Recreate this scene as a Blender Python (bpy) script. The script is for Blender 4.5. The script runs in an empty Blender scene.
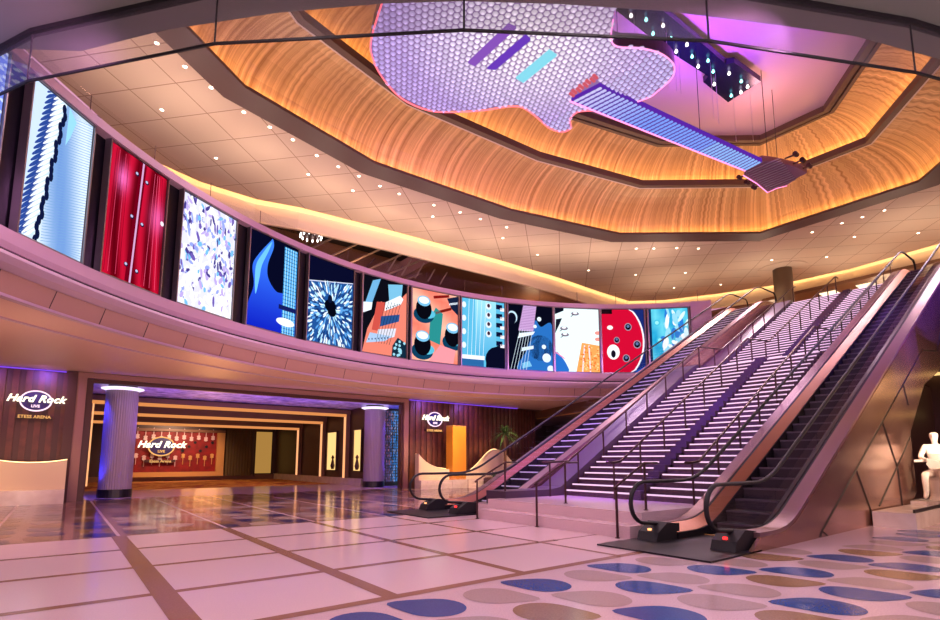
import bpy, bmesh, math, random
from mathutils import Vector, Matrix
from mathutils.geometry import tessellate_polygon
random.seed(7)
C = bpy.context.scene.collection
PI = math.pi
def s2l(c):
    return tuple(((x/12.92) if x <= .04045 else ((x+.055)/1.055)**2.4) for x in c)
def rgb(r, g, b): return s2l((r/255, g/255, b/255))

# ------------------------------------------------------------------ materials
def newmat(name):
    m = bpy.data.materials.new(name); m.use_nodes = True
    nt = m.node_tree; nt.nodes.clear()
    return m, nt, nt.nodes.new('ShaderNodeOutputMaterial')
def pm(name, col, rough=.5, metal=0., emit=None, es=0., noise=None, nscale=20, bump=0, coat=0, detail=3):
    spec = .32 if 'terrazzo' in name else .5
    m, nt, out = newmat(name)
    b = nt.nodes.new('ShaderNodeBsdfPrincipled')
    b.inputs['Base Color'].default_value = (*col, 1); b.inputs['Roughness'].default_value = rough
    b.inputs['Metallic'].default_value = metal; b.inputs['Specular IOR Level'].default_value = spec; b.inputs['Coat Weight'].default_value = coat
    if emit: b.inputs['Emission Color'].default_value = (*emit, 1); b.inputs['Emission Strength'].default_value = es
    if noise:
        tc = nt.nodes.new('ShaderNodeTexCoord'); n = nt.nodes.new('ShaderNodeTexNoise')
        n.inputs['Scale'].default_value = nscale; n.inputs['Detail'].default_value = detail
        nt.links.new(tc.outputs['Object'], n.inputs['Vector'])
        r = nt.nodes.new('ShaderNodeValToRGB'); e = r.color_ramp.elements
        e[0].position = .3; e[1].position = .7
        e[0].color = (*col, 1); e[1].color = (*noise, 1)
        nt.links.new(n.outputs['Fac'], r.inputs['Fac']); nt.links.new(r.outputs['Color'], b.inputs['Base Color'])
        if bump:
            bp = nt.nodes.new('ShaderNodeBump'); bp.inputs['Strength'].default_value = bump
            nt.links.new(n.outputs['Fac'], bp.inputs['Height']); nt.links.new(bp.outputs['Normal'], b.inputs['Normal'])
    nt.links.new(b.outputs[0], out.inputs[0])
    return m
def em(name, col, s):
    m, nt, out = newmat(name); e = nt.nodes.new('ShaderNodeEmission')
    e.inputs[0].default_value = (*col, 1); e.inputs[1].default_value = s
    nt.links.new(e.outputs[0], out.inputs[0]); return m
def glassmat(name, tint, refl=1.0, rough=.02, haze=0.0):
    m, nt, out = newmat(name)
    t = nt.nodes.new('ShaderNodeBsdfTransparent'); t.inputs[0].default_value = (*tint, 1)
    g = nt.nodes.new('ShaderNodeBsdfGlossy'); g.inputs['Roughness'].default_value = rough
    f = nt.nodes.new('ShaderNodeLayerWeight')
    pw = nt.nodes.new('ShaderNodeMath'); pw.operation = 'POWER'; pw.inputs[1].default_value = 5
    mu = nt.nodes.new('ShaderNodeMath'); mu.operation = 'MULTIPLY_ADD'; mu.inputs[1].default_value = .9*refl; mu.inputs[2].default_value = .05*refl
    mx = nt.nodes.new('ShaderNodeMixShader')
    nt.links.new(f.outputs['Facing'], pw.inputs[0]); nt.links.new(pw.outputs[0], mu.inputs[0]); nt.links.new(mu.outputs[0], mx.inputs[0])
    nt.links.new(t.outputs[0], mx.inputs[1]); nt.links.new(g.outputs[0], mx.inputs[2])
    last = mx
    if haze:
        d = nt.nodes.new('ShaderNodeBsdfDiffuse'); d.inputs[0].default_value = (.5, .5, .52, 1)
        m2 = nt.nodes.new('ShaderNodeMixShader'); m2.inputs[0].default_value = haze
        nt.links.new(mx.outputs[0], m2.inputs[1]); nt.links.new(d.outputs[0], m2.inputs[2]); last = m2
    nt.links.new(last.outputs[0], out.inputs[0]); return m
def screenmat():
    m, nt, out = newmat('screen_picture'); a = nt.nodes.new('ShaderNodeAttribute'); a.attribute_name = 'Col'
    e = nt.nodes.new('ShaderNodeEmission'); e.inputs[1].default_value = 1.2
    nt.links.new(a.outputs['Color'], e.inputs[0]); nt.links.new(e.outputs[0], out.inputs[0]); return m
def covemat():
    m, nt, out = newmat('gold_ribbed_silk')
    b = nt.nodes.new('ShaderNodeBsdfPrincipled'); b.inputs['Roughness'].default_value = .45
    uv = nt.nodes.new('ShaderNodeUVMap'); mp = nt.nodes.new('ShaderNodeMapping'); mp.inputs['Scale'].default_value = (1.5, .012, 1)
    n = nt.nodes.new('ShaderNodeTexNoise'); n.inputs['Scale'].default_value = 3.2; n.inputs['Detail'].default_value = 6; n.inputs['Roughness'].default_value = .65
    r = nt.nodes.new('ShaderNodeValToRGB'); e = r.color_ramp.elements
    e[0].position = .35; e[0].color = (*rgb(150, 108, 62), 1); e[1].position = .64; e[1].color = (*rgb(236, 200, 150), 1)
    nt.links.new(uv.outputs[0], mp.inputs[0]); nt.links.new(mp.outputs[0], n.inputs['Vector'])
    nt.links.new(n.outputs['Fac'], r.inputs['Fac']); nt.links.new(r.outputs[0], b.inputs['Base Color'])
    nt.links.new(b.outputs[0], out.inputs[0]); return m
def tilemat():
    m, nt, out = newmat('ceiling_tiles')
    b = nt.nodes.new('ShaderNodeBsdfPrincipled'); b.inputs['Roughness'].default_value = .85
    tc = nt.nodes.new('ShaderNodeTexCoord'); mp = nt.nodes.new('ShaderNodeMapping'); mp.inputs['Rotation'].default_value = (0, 0, math.radians(-42))
    br = nt.nodes.new('ShaderNodeTexBrick'); br.offset = 0; br.inputs['Scale'].default_value = 1
    br.inputs['Brick Width'].default_value = 1.45; br.inputs['Row Height'].default_value = 1.65
    br.inputs['Mortar Size'].default_value = .018; br.inputs['Mortar Smooth'].default_value = .1
    br.inputs['Color1'].default_value = (*rgb(206, 182, 160), 1); br.inputs['Color2'].default_value = (*rgb(200, 178, 158), 1)
    br.inputs['Mortar'].default_value = (*rgb(150, 122, 104), 1)
    nt.links.new(tc.outputs['Object'], mp.inputs[0]); nt.links.new(mp.outputs[0], br.inputs['Vector'])
    nt.links.new(br.outputs['Color'], b.inputs['Base Color']); nt.links.new(b.outputs[0], out.inputs[0]); return m
def carpetmat():
    m, nt, out = newmat('red_gold_carpet')
    b = nt.nodes.new('ShaderNodeBsdfPrincipled'); b.inputs['Roughness'].default_value = .8
    tc = nt.nodes.new('ShaderNodeTexCoord'); n = nt.nodes.new('ShaderNodeTexVoronoi'); n.inputs['Scale'].default_value = 1.3
    r = nt.nodes.new('ShaderNodeValToRGB'); r.color_ramp.interpolation = 'CONSTANT'; e = r.color_ramp.elements
    e[0].color = (*rgb(150, 60, 25), 1); e[1].position = .45; e[1].color = (*rgb(190, 130, 60), 1)
    nt.links.new(tc.outputs['Object'], n.inputs['Vector']); nt.links.new(n.outputs['Distance'], r.inputs['Fac'])
    nt.links.new(r.outputs[0], b.inputs['Base Color']); nt.links.new(b.outputs[0], out.inputs[0]); return m
def attrmat(name, s):
    m, nt, out = newmat(name); a = nt.nodes.new('ShaderNodeAttribute'); a.attribute_name = 'Col'
    e = nt.nodes.new('ShaderNodeEmission'); e.inputs[1].default_value = s
    nt.links.new(a.outputs['Color'], e.inputs[0]); nt.links.new(e.outputs[0], out.inputs[0]); return m

M = dict(
    cream=pm('terrazzo_cream', rgb(232, 205, 208), .15, noise=rgb(222, 196, 200), nscale=60),
    tan=pm('terrazzo_tan', rgb(160, 120, 98), .15, noise=rgb(148, 108, 86), nscale=60),
    blue=pm('terrazzo_blue', rgb(44, 84, 150), .15, noise=rgb(36, 72, 136), nscale=50),
    pinkish=pm('terrazzo_rose', rgb(184, 160, 156), .15, noise=rgb(166, 144, 140), nscale=60),
    gold=pm('terrazzo_gold', rgb(156, 124, 92), .15, noise=rgb(136, 104, 74), nscale=60),
    navy=pm('terrazzo_navy', rgb(34, 44, 104), .15), umber=pm('terrazzo_umber', rgb(128, 92, 72), .15), rose_dark=pm('terrazzo_rose_ground', rgb(222, 194, 198), .15, noise=rgb(202, 176, 182), nscale=60),
    white=pm('white_plaster', rgb(214, 200, 196), .5), mauve=pm('mauve_satin_panel', rgb(205, 176, 192), .35),
    mauve2=pm('mauve_molding', rgb(190, 165, 180), .4),
    soffit=pm('tan_soffit_paint', rgb(214, 178, 158), .45), soffit_gloss=pm('glossy_bronze_panel', rgb(200, 165, 145), .12, metal=.35),
    columnskin=pm('mauve_grey_column', rgb(150, 134, 150), .35), black=pm('black_gloss', (.006, .006, .01), .3), dark=pm('dark_metal', (.02, .02, .025), .4, metal=.5),
    rubber=pm('black_rubber', (.010, .010, .012), .62), bezel=pm('silver_bezel', rgb(150, 145, 150), .3, metal=.8),
    steel=pm('brushed_steel', rgb(200, 190, 195), .28, metal=1), bronze=pm('bronze_rail', rgb(84, 62, 62), .38, metal=.9),
    champagne=pm('champagne_cladding', rgb(190, 152, 136), .22, metal=.75, noise=rgb(176, 136, 118), nscale=.8, bump=.22, detail=0),
    deck_warm_sheen=pm('warm_sheen_inner_deck', rgb(164, 112, 88), .4, metal=.8), deck_dark=pm('dark_inner_deck', rgb(60, 48, 56), .4, metal=.8), deck=pm('satin_metal_deck', rgb(150, 120, 122), .42, metal=.85), seam=pm('dark_seam', (.02, .014, .012), .5),
    wood=pm('walnut_slats', rgb(104, 58, 46), .42, noise=rgb(78, 42, 34), nscale=3), wood2=pm('dark_walnut', rgb(72, 40, 34), .4),
    jamb=pm('mauve_brown_jamb', rgb(150, 112, 104), .4), leather=pm('cream_upholstery', rgb(226, 206, 176), .5),
    stone=pm('pale_marble', rgb(226, 214, 206), .2, noise=rgb(206, 190, 182), nscale=2.5),
    band=pm('brown_ceiling_band', rgb(92, 68, 64), .5), grey=pm('grey_soffit_paint', rgb(122, 122, 116), .6),
    grey2=pm('grey_soffit_border', rgb(104, 96, 92), .6), lilac=pm('lilac_ceiling_paint', rgb(206, 176, 190), .6),
    step=pm('stair_stone', rgb(92, 66, 78), .3, noise=rgb(74, 50, 62), nscale=8),
    stepside=pm('stair_stringer', rgb(74, 54, 76), .4), esc_step=pm('escalator_tread', rgb(60, 55, 62), .4, metal=.7),
    esc_nose=pm('tread_edge', rgb(96, 88, 98), .35, metal=.8),
    brown=pm('brown_wall', rgb(120, 84, 60), .5), darkbrown=pm('dark_brown_wall', rgb(66, 42, 32), .45), void=pm('black_plenum', (.012, .01, .012), .8),
    red=pm('red_velvet', rgb(150, 16, 20), .6, noise=rgb(110, 8, 12), nscale=3), goldtrim=pm('gold_trim', rgb(220, 170, 96), .4, metal=.3),
    green=pm('palm_leaf', rgb(58, 92, 48), .5), trunk=pm('palm_trunk', rgb(110, 82, 50), .7), statue=pm('white_sculpture', rgb(240, 226, 214), .5),
    olive=pm('olive_curtain', rgb(92, 76, 44), .7), carpet=carpetmat(), fabricw=pm('white_guitar', rgb(220, 190, 190), .4),
    guitarside=pm('guitar_side_metal', rgb(90, 70, 110), .3, metal=.7), reflneck=pm('navy_neck_reflection', rgb(24, 22, 60), .25, metal=.6),
    blueoval=pm('navy_enamel', rgb(40, 30, 90), .3),
    glass=glassmat('clear_glass', (.93, .95, .96)), baffle=glassmat('smoky_glass', (.90, .885, .90), 1.0, haze=.07), railglass=glassmat('rail_glass', (.97, .97, .97), .5),
    bead=attrmat('bead_light', 1.2), screen=screenmat(), cove=covemat(), tiles=tilemat(),
    e_cove=em('warm_led_strip', (1, .50, .15), 34), e_strip=em('warm_led_white', (1, .66, .30), 3), e_slot=em('warm_white_led', (1, .58, .20), 16),
    e_down=em('downlight_glow', (1, .8, .56), 10), e_purple=em('violet_led', (.26, .08, .9), 1.0), e_neon=em('red_neon', (1, .12, .16), 2.6),
    e_pinkneon=em('pink_neon', (1, .25, .55), 2.2), e_sign=em('sign_letters', (1, .9, .66), 2.3), e_signring=em('sign_ring', (1, .7, .85), 1.5),
    e_amber=em('amber_letters', (1, .5, .16), 1.1), e_ring=em('column_ring_light', (.9, .75, 1), 1.5), e_nose=em('step_light', (1, .62, .88), 1.25),
    e_escnose=pm('white_tread_edge', rgb(225, 215, 235), .35, emit=(.8, .7, 1), es=.18), e_gold=em('lit_gold_panel', (1, .52, .12), .42), e_win=em('lit_vitrine', (1, .62, .22), 1.25), e_panel=em('bright_ceiling_panel', (1, .78, .5), 1.9),
    e_bulbw=em('bulb_white', (1, .9, .85), 5), e_bulbt=em('bulb_teal', (.3, 1, .9), 4), e_red=em('red_indicator', (1, .02, .02), 4), e_orange=em('orange_indicator', (1, .4, .15), 2.5),
    gbulb=attrmat('guitar_lamp', 1.7), gface=attrmat('guitar_face', 1.0), e_lamp=em('oval_lamp', (1, .7, .4), 1.7), beam=pm('pale_steel_beam', rgb(150, 130, 115), .5),
    e_frame=em('amber_beam_light', (1, .36, .11), .8), e_jamb=em('jamb_light', (1, .42, .18), 1.3), sparkle=pm('violet_relief', rgb(84, 66, 150), .5, noise=rgb(225, 215, 250), nscale=2.6, bump=.4),
)

# ------------------------------------------------------------------ mesh builder
class MB:
    def __init__(s): s.v = []; s.f = []; s.mi = []; s.col = {}; s.uv = {}; s.mats = []
    def m(s, mat):
        if mat not in s.mats: s.mats.append(mat)
        return s.mats.index(mat)
    def face(s, pts, mat, col=None, uv=None):
        b = len(s.v); s.v += [tuple(p) for p in pts]; s.f.append(tuple(range(b, b+len(pts)))); s.mi.append(s.m(mat))
        if col is not None: s.col[len(s.f)-1] = col
        if uv is not None: s.uv[len(s.f)-1] = uv
    def box(s, x0, x1, y0, y1, z0, z1, mat):
        if x0 > x1: x0, x1 = x1, x0
        if y0 > y1: y0, y1 = y1, y0
        b = len(s.v); s.v += [(x, y, z) for z in (z0, z1) for y in (y0, y1) for x in (x0, x1)]
        k = s.m(mat)
        for f in ((0, 2, 3, 1), (4, 5, 7, 6), (0, 1, 5, 4), (1, 3, 7, 5), (3, 2, 6, 7), (2, 0, 4, 6)): s.f.append(tuple(b+i for i in f)); s.mi.append(k)
    def prism(s, pts, lo, hi, mat, axis='z', col=None):
        # pts 2D polygon, extruded along axis from lo to hi
        def P(p, t): return {'z': (p[0], p[1], t), 'y': (p[0], t, p[1]), 'x': (t, p[0], p[1])}[axis]
        A = sum(pts[i][0]*pts[(i+1) % len(pts)][1]-pts[(i+1) % len(pts)][0]*pts[i][1] for i in range(len(pts)))
        if (A < 0) != (axis == 'y'): pts = pts[::-1]
        n = len(pts); b = len(s.v); s.v += [P(p, lo) for p in pts]+[P(p, hi) for p in pts]; k = s.m(mat)
        fs = [tuple(b+i for i in range(n-1, -1, -1)), tuple(b+n+i for i in range(n))]+[(b+i, b+(i+1) % n, b+n+(i+1) % n, b+n+i) for i in range(n)]
        for f in fs: s.f.append(f); s.mi.append(k); 
        if col is not None:
            for q in range(len(s.f)-len(fs), len(s.f)): s.col[q] = col
    def tube(s, pts, r, mat, n=8, caps=True, flat=1.0):
        pts = [Vector(p) for p in pts]; b = len(s.v); k = s.m(mat); N = len(pts); up0 = None
        for i, p in enumerate(pts):
            t = (pts[min(i+1, N-1)]-pts[max(i-1, 0)]).normalized()
            ref = Vector((0, 0, 1)) if abs(t.z) < .95 else Vector((0, 1, 0))
            if up0 is not None: ref = up0
            a = t.cross(ref).normalized(); c = a.cross(t).normalized(); up0 = c
            rr = r[i] if isinstance(r, (list, tuple)) else r
            for j in range(n):
                w = 2*PI*j/n; s.v.append(tuple(p+a*(math.cos(w)*rr)+c*(math.sin(w)*rr*flat)))
        for i in range(N-1):
            for j in range(n):
                s.f.append((b+i*n+j, b+i*n+(j+1) % n, b+(i+1)*n+(j+1) % n, b+(i+1)*n+j)); s.mi.append(k)
        if caps: s.f.append(tuple(b+j for j in range(n-1, -1, -1))); s.mi.append(k); s.f.append(tuple(b+(N-1)*n+j for j in range(n))); s.mi.append(k)
    def lathe(s, prof, cx, cy, mat, n=24, flute=0, a0=0):
        b = len(s.v); k = s.m(mat)
        for r, z in prof:
            for j in range(n):
                w = 2*PI*j/n; rr = r-(flute if (flute and j % 2) else 0); s.v.append((cx+rr*math.cos(w), cy+rr*math.sin(w), z))
        for i in range(len(prof)-1):
            for j in range(n): s.f.append((b+i*n+j, b+i*n+(j+1) % n, b+(i+1)*n+(j+1) % n, b+(i+1)*n+j)); s.mi.append(k)
        s.f.append(tuple(b+j for j in range(n-1, -1, -1))); s.mi.append(k); s.f.append(tuple(b+(len(prof)-1)*n+j for j in range(n))); s.mi.append(k)
    def sweep(s, path, prof, matf, closed=False, pclosed=True):
        # path: list of (x,y,nx,ny) ; prof: list of (offset along n, z) ; matf material or list per profile segment
        b = len(s.v); n = len(prof); N = len(path); L = 0; Ls = [0]
        for i in range(1, N+(1 if closed else 0)):
            L += math.hypot(path[i % N][0]-path[i-1][0], path[i % N][1]-path[i-1][1]); Ls.append(L)
        pv = [0]
        for i in range(1, n+1): pv.append(pv[-1]+math.hypot(prof[i % n][0]-prof[i-1][0], prof[i % n][1]-prof[i-1][1]))
        for (x, y, nx, ny) in path:
            for o, z in prof: s.v.append((x+nx*o, y+ny*o, z))
        for i in range(N if closed else N-1):
            i2 = (i+1) % N
            for j in range(n if pclosed else n-1):
                j2 = (j+1) % n
                s.f.append((b+i*n+j, b+i2*n+j, b+i2*n+j2, b+i*n+j2)); s.mi.append(s.m(matf[j] if isinstance(matf, list) else matf))
                s.uv[len(s.f)-1] = [(Ls[i], pv[j]), (Ls[i+1], pv[j]), (Ls[i+1], pv[j+1]), (Ls[i], pv[j+1])]
        if not closed and pclosed:
            m0 = matf[0] if isinstance(matf, list) else matf
            s.f.append(tuple(b+j for j in range(n))); s.mi.append(s.m(m0)); s.f.append(tuple(b+(N-1)*n+j for j in range(n-1, -1, -1))); s.mi.append(s.m(m0))
    def xz(s, xs, f, y0, y1, d0, d1, mat):
        # band following z=f(x), between y0..y1, from f+d0 to f+d1
        b = len(s.v); k = s.m(mat)
        for x in xs:
            z = f(x); s.v += [(x, y0, z+d0), (x, y1, z+d0), (x, y1, z+d1), (x, y0, z+d1)]
        for i in range(len(xs)-1):
            for j in range(4): s.f.append((b+i*4+j, b+(i+1)*4+j, b+(i+1)*4+(j+1) % 4, b+i*4+(j+1) % 4)); s.mi.append(k)
        e = b+(len(xs)-1)*4
        s.f.append((b+3, b+2, b+1, b)); s.mi.append(k); s.f.append((e, e+1, e+2, e+3)); s.mi.append(k)
    def xzp(s, xs, f, prof, mat):
        b = len(s.v); k = s.m(mat); n = len(prof)
        for x in xs:
            z = f(x); s.v += [(x, y, z+dz) for y, dz in prof]
        for i in range(len(xs)-1):
            for j in range(n): s.f.append((b+i*n+j, b+(i+1)*n+j, b+(i+1)*n+(j+1) % n, b+i*n+(j+1) % n)); s.mi.append(k)
        e = b+(len(xs)-1)*n
        s.f.append(tuple(b+j for j in range(n-1, -1, -1))); s.mi.append(k); s.f.append(tuple(e+j for j in range(n))); s.mi.append(k)
    def build(s, name, parent=None, smooth=False, recalc=True, origin=None):
        me = bpy.data.meshes.new(name)
        vs = s.v
        o0 = Vector((0, 0, 0))
        if parent is not None: o0 = parent.matrix_world.translation if False else Vector(parent.get('_o', (0, 0, 0)))
        if origin is not None: oo = Vector(origin)
        else: oo = o0
        me.from_pydata([tuple(Vector(v)-oo) for v in vs], [], s.f)
        for m in s.mats: me.materials.append(m)
        me.polygons.foreach_set('material_index', s.mi)
        if s.col:
            ca = me.color_attributes.new('Col', 'FLOAT_COLOR', 'CORNER')
            for fi, c in s.col.items():
                p = me.polygons[fi]
                for q, li in enumerate(p.loop_indices):
                    cc = c[q] if isinstance(c[0], (tuple, list)) else c
                    ca.data[li].color = (*cc[:3], 1)
        if s.uv:
            ul = me.uv_layers.new(name='UVMap')
            for fi, u in s.uv.items():
                for q, li in enumerate(me.polygons[fi].loop_indices): ul.data[li].uv = u[q]
        if recalc:
            bm = bmesh.new(); bm.from_mesh(me); bmesh.ops.recalc_face_normals(bm, faces=bm.faces); bm.to_mesh(me); bm.free()
        if smooth:
            me.polygons.foreach_set('use_smooth', [True]*len(me.polygons))
        o = bpy.data.objects.new(name, me); C.objects.link(o)
        if parent is not None:
            o.parent = parent; o.location = oo-o0
            o['_o'] = tuple(oo)
        else:
            o.location = oo; o['_o'] = tuple(oo)
        return o
def tag(o, label=None, cat=None, group=None, kind=None):
    if label: o['label'] = label
    if cat: o['category'] = cat
    if group: o['group'] = group
    if kind: o['kind'] = kind
    return o
def empty(name, loc, label, cat, group=None, kind=None):
    o = bpy.data.objects.new(name, None); C.objects.link(o); o.location = loc; o['_o'] = tuple(loc)
    o.empty_display_size = .2
    return tag(o, label, cat, group, kind)
def copy_tree(o, parent=None):
    c = o.copy(); C.objects.link(c)
    if parent is not None: c.parent = parent
    for ch in list(o.children): copy_tree(ch, c)
    return c
def struct(o, label=None): return tag(o, label, None, None, 'structure')
def densify(path, step):
    out = []
    for a, b in zip(path, path[1:]):
        n = max(1, int(math.hypot(b[0]-a[0], b[1]-a[1])/step))
        for i in range(n): out.append((a[0]+(b[0]-a[0])*i/n, a[1]+(b[1]-a[1])*i/n))
    out.append(path[-1]); return out
def normals(path, closed=False):
    # left-hand normals with miter
    out = []; N = len(path)
    for i, p in enumerate(path):
        def seg(a, b):
            d = Vector((b[0]-a[0], b[1]-a[1])).normalized(); return Vector((-d.y, d.x))
        if closed or 0 < i < N-1:
            n1 = seg(path[i-1], p); n2 = seg(p, path[(i+1) % N]); n = (n1+n2); n = n/(1+n1.dot(n2)) if n.length > 1e-6 else n1
        elif i == 0: n = seg(p, path[1])
        else: n = seg(path[-2], p)
        out.append((p[0], p[1], n.x, n.y))
    return out
def catmull(P, n=8, closed=True):
    out = []; N = len(P)
    for i in range(N if closed else N-1):
        p0, p1, p2, p3 = [Vector(P[(i+k) % N] if closed else P[min(max(i+k, 0), N-1)]) for k in (-1, 0, 1, 2)]
        for j in range(n):
            t = j/n; out.append(tuple(.5*((2*p1)+(p2-p0)*t+(2*p0-5*p1+4*p2-p3)*t*t+(3*p1-p0-3*p2+p3)*t**3)))
    if not closed: out.append(tuple(P[-1]))
    return out

# ------------------------------------------------------------------ camera, world
cam = bpy.data.cameras.new('camera'); co = bpy.data.objects.new('camera', cam); C.objects.link(co)
cam.sensor_fit = 'HORIZONTAL'; cam.sensor_width = 36; cam.lens = 525/940*36; cam.shift_y = 83/940
co.location = (0, 0, 1.45)
az = math.atan(680/529.3); pit = math.atan(67/525)
d = Vector((math.cos(az)*math.cos(pit), math.sin(az)*math.cos(pit), math.sin(pit)))
co.rotation_euler = d.to_track_quat('-Z', 'Y').to_euler(); cam.clip_end = 300
bpy.context.scene.camera = co
w = bpy.data.worlds.new('world'); bpy.context.scene.world = w; w.use_nodes = True
w.node_tree.nodes['Background'].inputs[0].default_value = (*rgb(235, 170, 205), 1); w.node_tree.nodes['Background'].inputs[1].default_value = 1.0
vs = bpy.context.scene.view_settings; vs.view_transform = 'Standard'; vs.look = 'None'; vs.gamma = 1; vs.exposure = 0; vs.use_curve_mapping = False

# ------------------------------------------------------------------ floor with inlays
fl = MB()
fl.face([(-14, -14, 0), (52, -14, 0), (52, 46, 0), (-14, 46, 0)], M['rose_dark'])
def rect(b, x0, x1, y0, y1, z, mat): b.face([(x0, y0, z), (x1, y0, z), (x1, y1, z), (x0, y1, z)], mat)
rect(fl, -14, 9.6, 5.05, 12.25, .001, M['cream'])
for y, wd in ((5.1, .15), (6.8, .14), (8.6, .13), (10.4, .13), (12.27, .06)): rect(fl, -14, 7.3 if y > 5.2 else 7.6, y-wd/2, y+wd/2, .003, M['tan'])
for y in (6.8, 8.6, 10.4): rect(fl, 7.2, 8.5, y-.03, y+.03, .003, M['tan'])
for x, wd in ((-9, .2), (-5, .2), (-.95-3, .16), (1.03, .24), (2.93, .19), (4.85, .14), (6.86, .1)): rect(fl, x-wd/2, x+wd/2, 5.1, 12.25, .004, M['tan'])
def petal(cx, cy, s, flip, mat, z=.003):
    tip = Vector((-.30, .42))*(1 if not flip else -1)
    pts = []
    for i in range(26):
        a = 2*PI*i/26; r = .30; p = Vector((math.cos(a)*r*1.05, math.sin(a)*r*1.14))
        k = max(0, p.normalized().dot(tip.normalized())); p = p+tip.normalized()*(.20*k**6)
        pts.append((cx+p.x*s, cy+p.y*s))
    fl.face([(x, y, z) for x, y in pts], mat)
known = {(0, 0): 'B', (1, 0): 'P', (2, 0): 'B', (3, 0): 'P', (4, 0): 'B', (1, 1): 'T', (2, 1): 'P', (3, 1): 'B', (4, 1): 'P', (5, 1): 'B', (0, 1): 'P',
         (2, 2): 'B', (3, 2): 'P', (4, 2): 'P', (5, 2): 'T', (6, 2): 'B', (7, 2): 'P', (3, 3): 'T', (4, 3): 'B', (5, 3): 'B', (6, 3): 'P', (7, 3): 'T', (8, 3): 'B', (2, 3): 'P', (5, 0): 'P', (6, 0): 'T', (6, 1): 'P', (7, 1): 'T', (8, 1): 'P', (8, 2): 'B', (9, 3): 'P', (9, 2): 'T', (10, 2): 'P', (10, 3): 'B'}
rnd = random.Random(3)
for j in range(-1, 9):
    for i in range(-4, 26):
        if j == -1: continue
        c = known.get((i, j)) or 'BPTPBTPBPT'[(i*3+j*4) % 10]
        cx = 3.05+.785*i; cy = 4.5-.79*j
        if cx > 9.5 and cy > 3.6: continue
        if cx > 7.2 and cy > 3.95: continue
        petal(cx+rnd.uniform(-.03, .03), cy, .98, i % 2 == 1, M[{'B': 'blue', 'P': 'pinkish', 'T': 'gold'}[c]])
rect(fl, -14, 17, 12.3, 23.5, .0015, pm('terrazzo_far_ground', rgb(166, 130, 124), .12, noise=rgb(150, 114, 108), nscale=40))
for j in range(0, 15):
    for i in range(-14, 22):
        cx = 3.05+.785*i; cy = 12.72+.79*j
        if cx > 8.8 and cy < 15.0+(0): continue
        if cx > 17: continue
        c = rnd.choice('BPTBTTPB')
        petal(cx, cy, .92, (i+j) % 2 == 1, M[{'B': 'navy', 'P': 'pinkish', 'T': 'umber'}[c]])
for q in range(-4, 8): rect(fl, q*1.94+1.0, q*1.94+1.06, 12.3, 23.3, .004, M['cream'])
rect(fl, -3, 16, 30.5, 42.5, .005, M['carpet'])
struct(fl.build('floor', recalc=False), 'glossy terrazzo floor with cream squares, tan bands and blue petal inlays')

# ------------------------------------------------------------------ ribbon of screens (arc)
CX, CY, R = 12.56, 3.22, 17.12
def arc(a0, a1, r, n):
    return [(CX+r*math.cos(math.radians(a0+(a1-a0)*i/n)), CY+r*math.sin(math.radians(a0+(a1-a0)*i/n))) for i in range(n+1)]
def arcN(a0, a1, n): return [(CX, CY, math.cos(math.radians(a0+(a1-a0)*i/n)), math.sin(math.radians(a0+(a1-a0)*i/n))) for i in range(n+1)]
AP = arcN(187, 36.6, 120)
b = MB(); b.sweep(AP, [(17.3, 5.9), (17.3, 9.62), (17.95, 9.62), (17.95, 5.9)], M['black'])
b.sweep(AP, [(17.02, 9.5), (17.02, 9.72), (17.95, 9.72), (17.95, 9.62), (17.3, 9.62), (17.3, 9.5)], M['mauve'])
b.sweep(AP, [(17.02, 5.97), (17.3, 5.97), (17.3, 5.58), (17.08, 5.58), (17.02, 5.7)], M['mauve'])
b.sweep(AP, [(17.12, 5.58), (17.9, 5.58), (17.9, 5.5), (17.12, 5.5)], M['seam'])
b.sweep(AP, [(16.98, 5.5), (16.95, 5.42), (17.05, 5.3), (17.25, 5.2), (17.9, 5.2), (17.9, 5.5)], M['mauve2'])
a = math.radians(36.6)
ribbon = b.build('wall_ribbon'); struct(ribbon, 'curved mauve band wall that carries the row of screens')
b = MB(); p0 = Vector((CX+16.98*math.cos(a), CY+16.98*math.sin(a))); tt = Vector((math.sin(a), -math.cos(a)))
e = [p0, p0+tt*.0, ]
b.sweep(arcN(39.6, 36.2, 4), [(17.0, 5.6), (17.0, 9.74), (18.05, 9.74), (18.05, 5.6)], M['mauve'])
struct(b.build('trim_ribbon_end'), 'mauve end pier of the screen wall')
# stepped soffit below the ribbon, out to the wall
b = MB(); b.sweep(AP, [(17.22, 5.2), (17.38, 4.76), (17.6, 4.76), (17.6, 5.2)], M['soffit_gloss'])
for q in range(29):
    aa = math.radians(166-q*4.6); ca, sa = math.cos(aa), math.sin(aa)
    b.tube([(CX+17.21*ca, CY+17.21*sa, 5.2), (CX+17.37*ca, CY+17.37*sa, 4.77)], .01, M['seam'], 4)
b.sweep(AP, [(17.33, 4.79), (17.33, 4.73), (17.5, 4.73), (17.5, 4.79)], M['mauve2'])
b.sweep(AP, [(17.5, 4.77), (18.8, 4.74), (18.8, 4.9), (17.5, 4.9)], M['soffit'])
b.sweep(AP, [(18.8, 4.76), (18.9, 4.76), (18.9, 4.70), (18.8, 4.70)], M['mauve2'])
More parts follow.
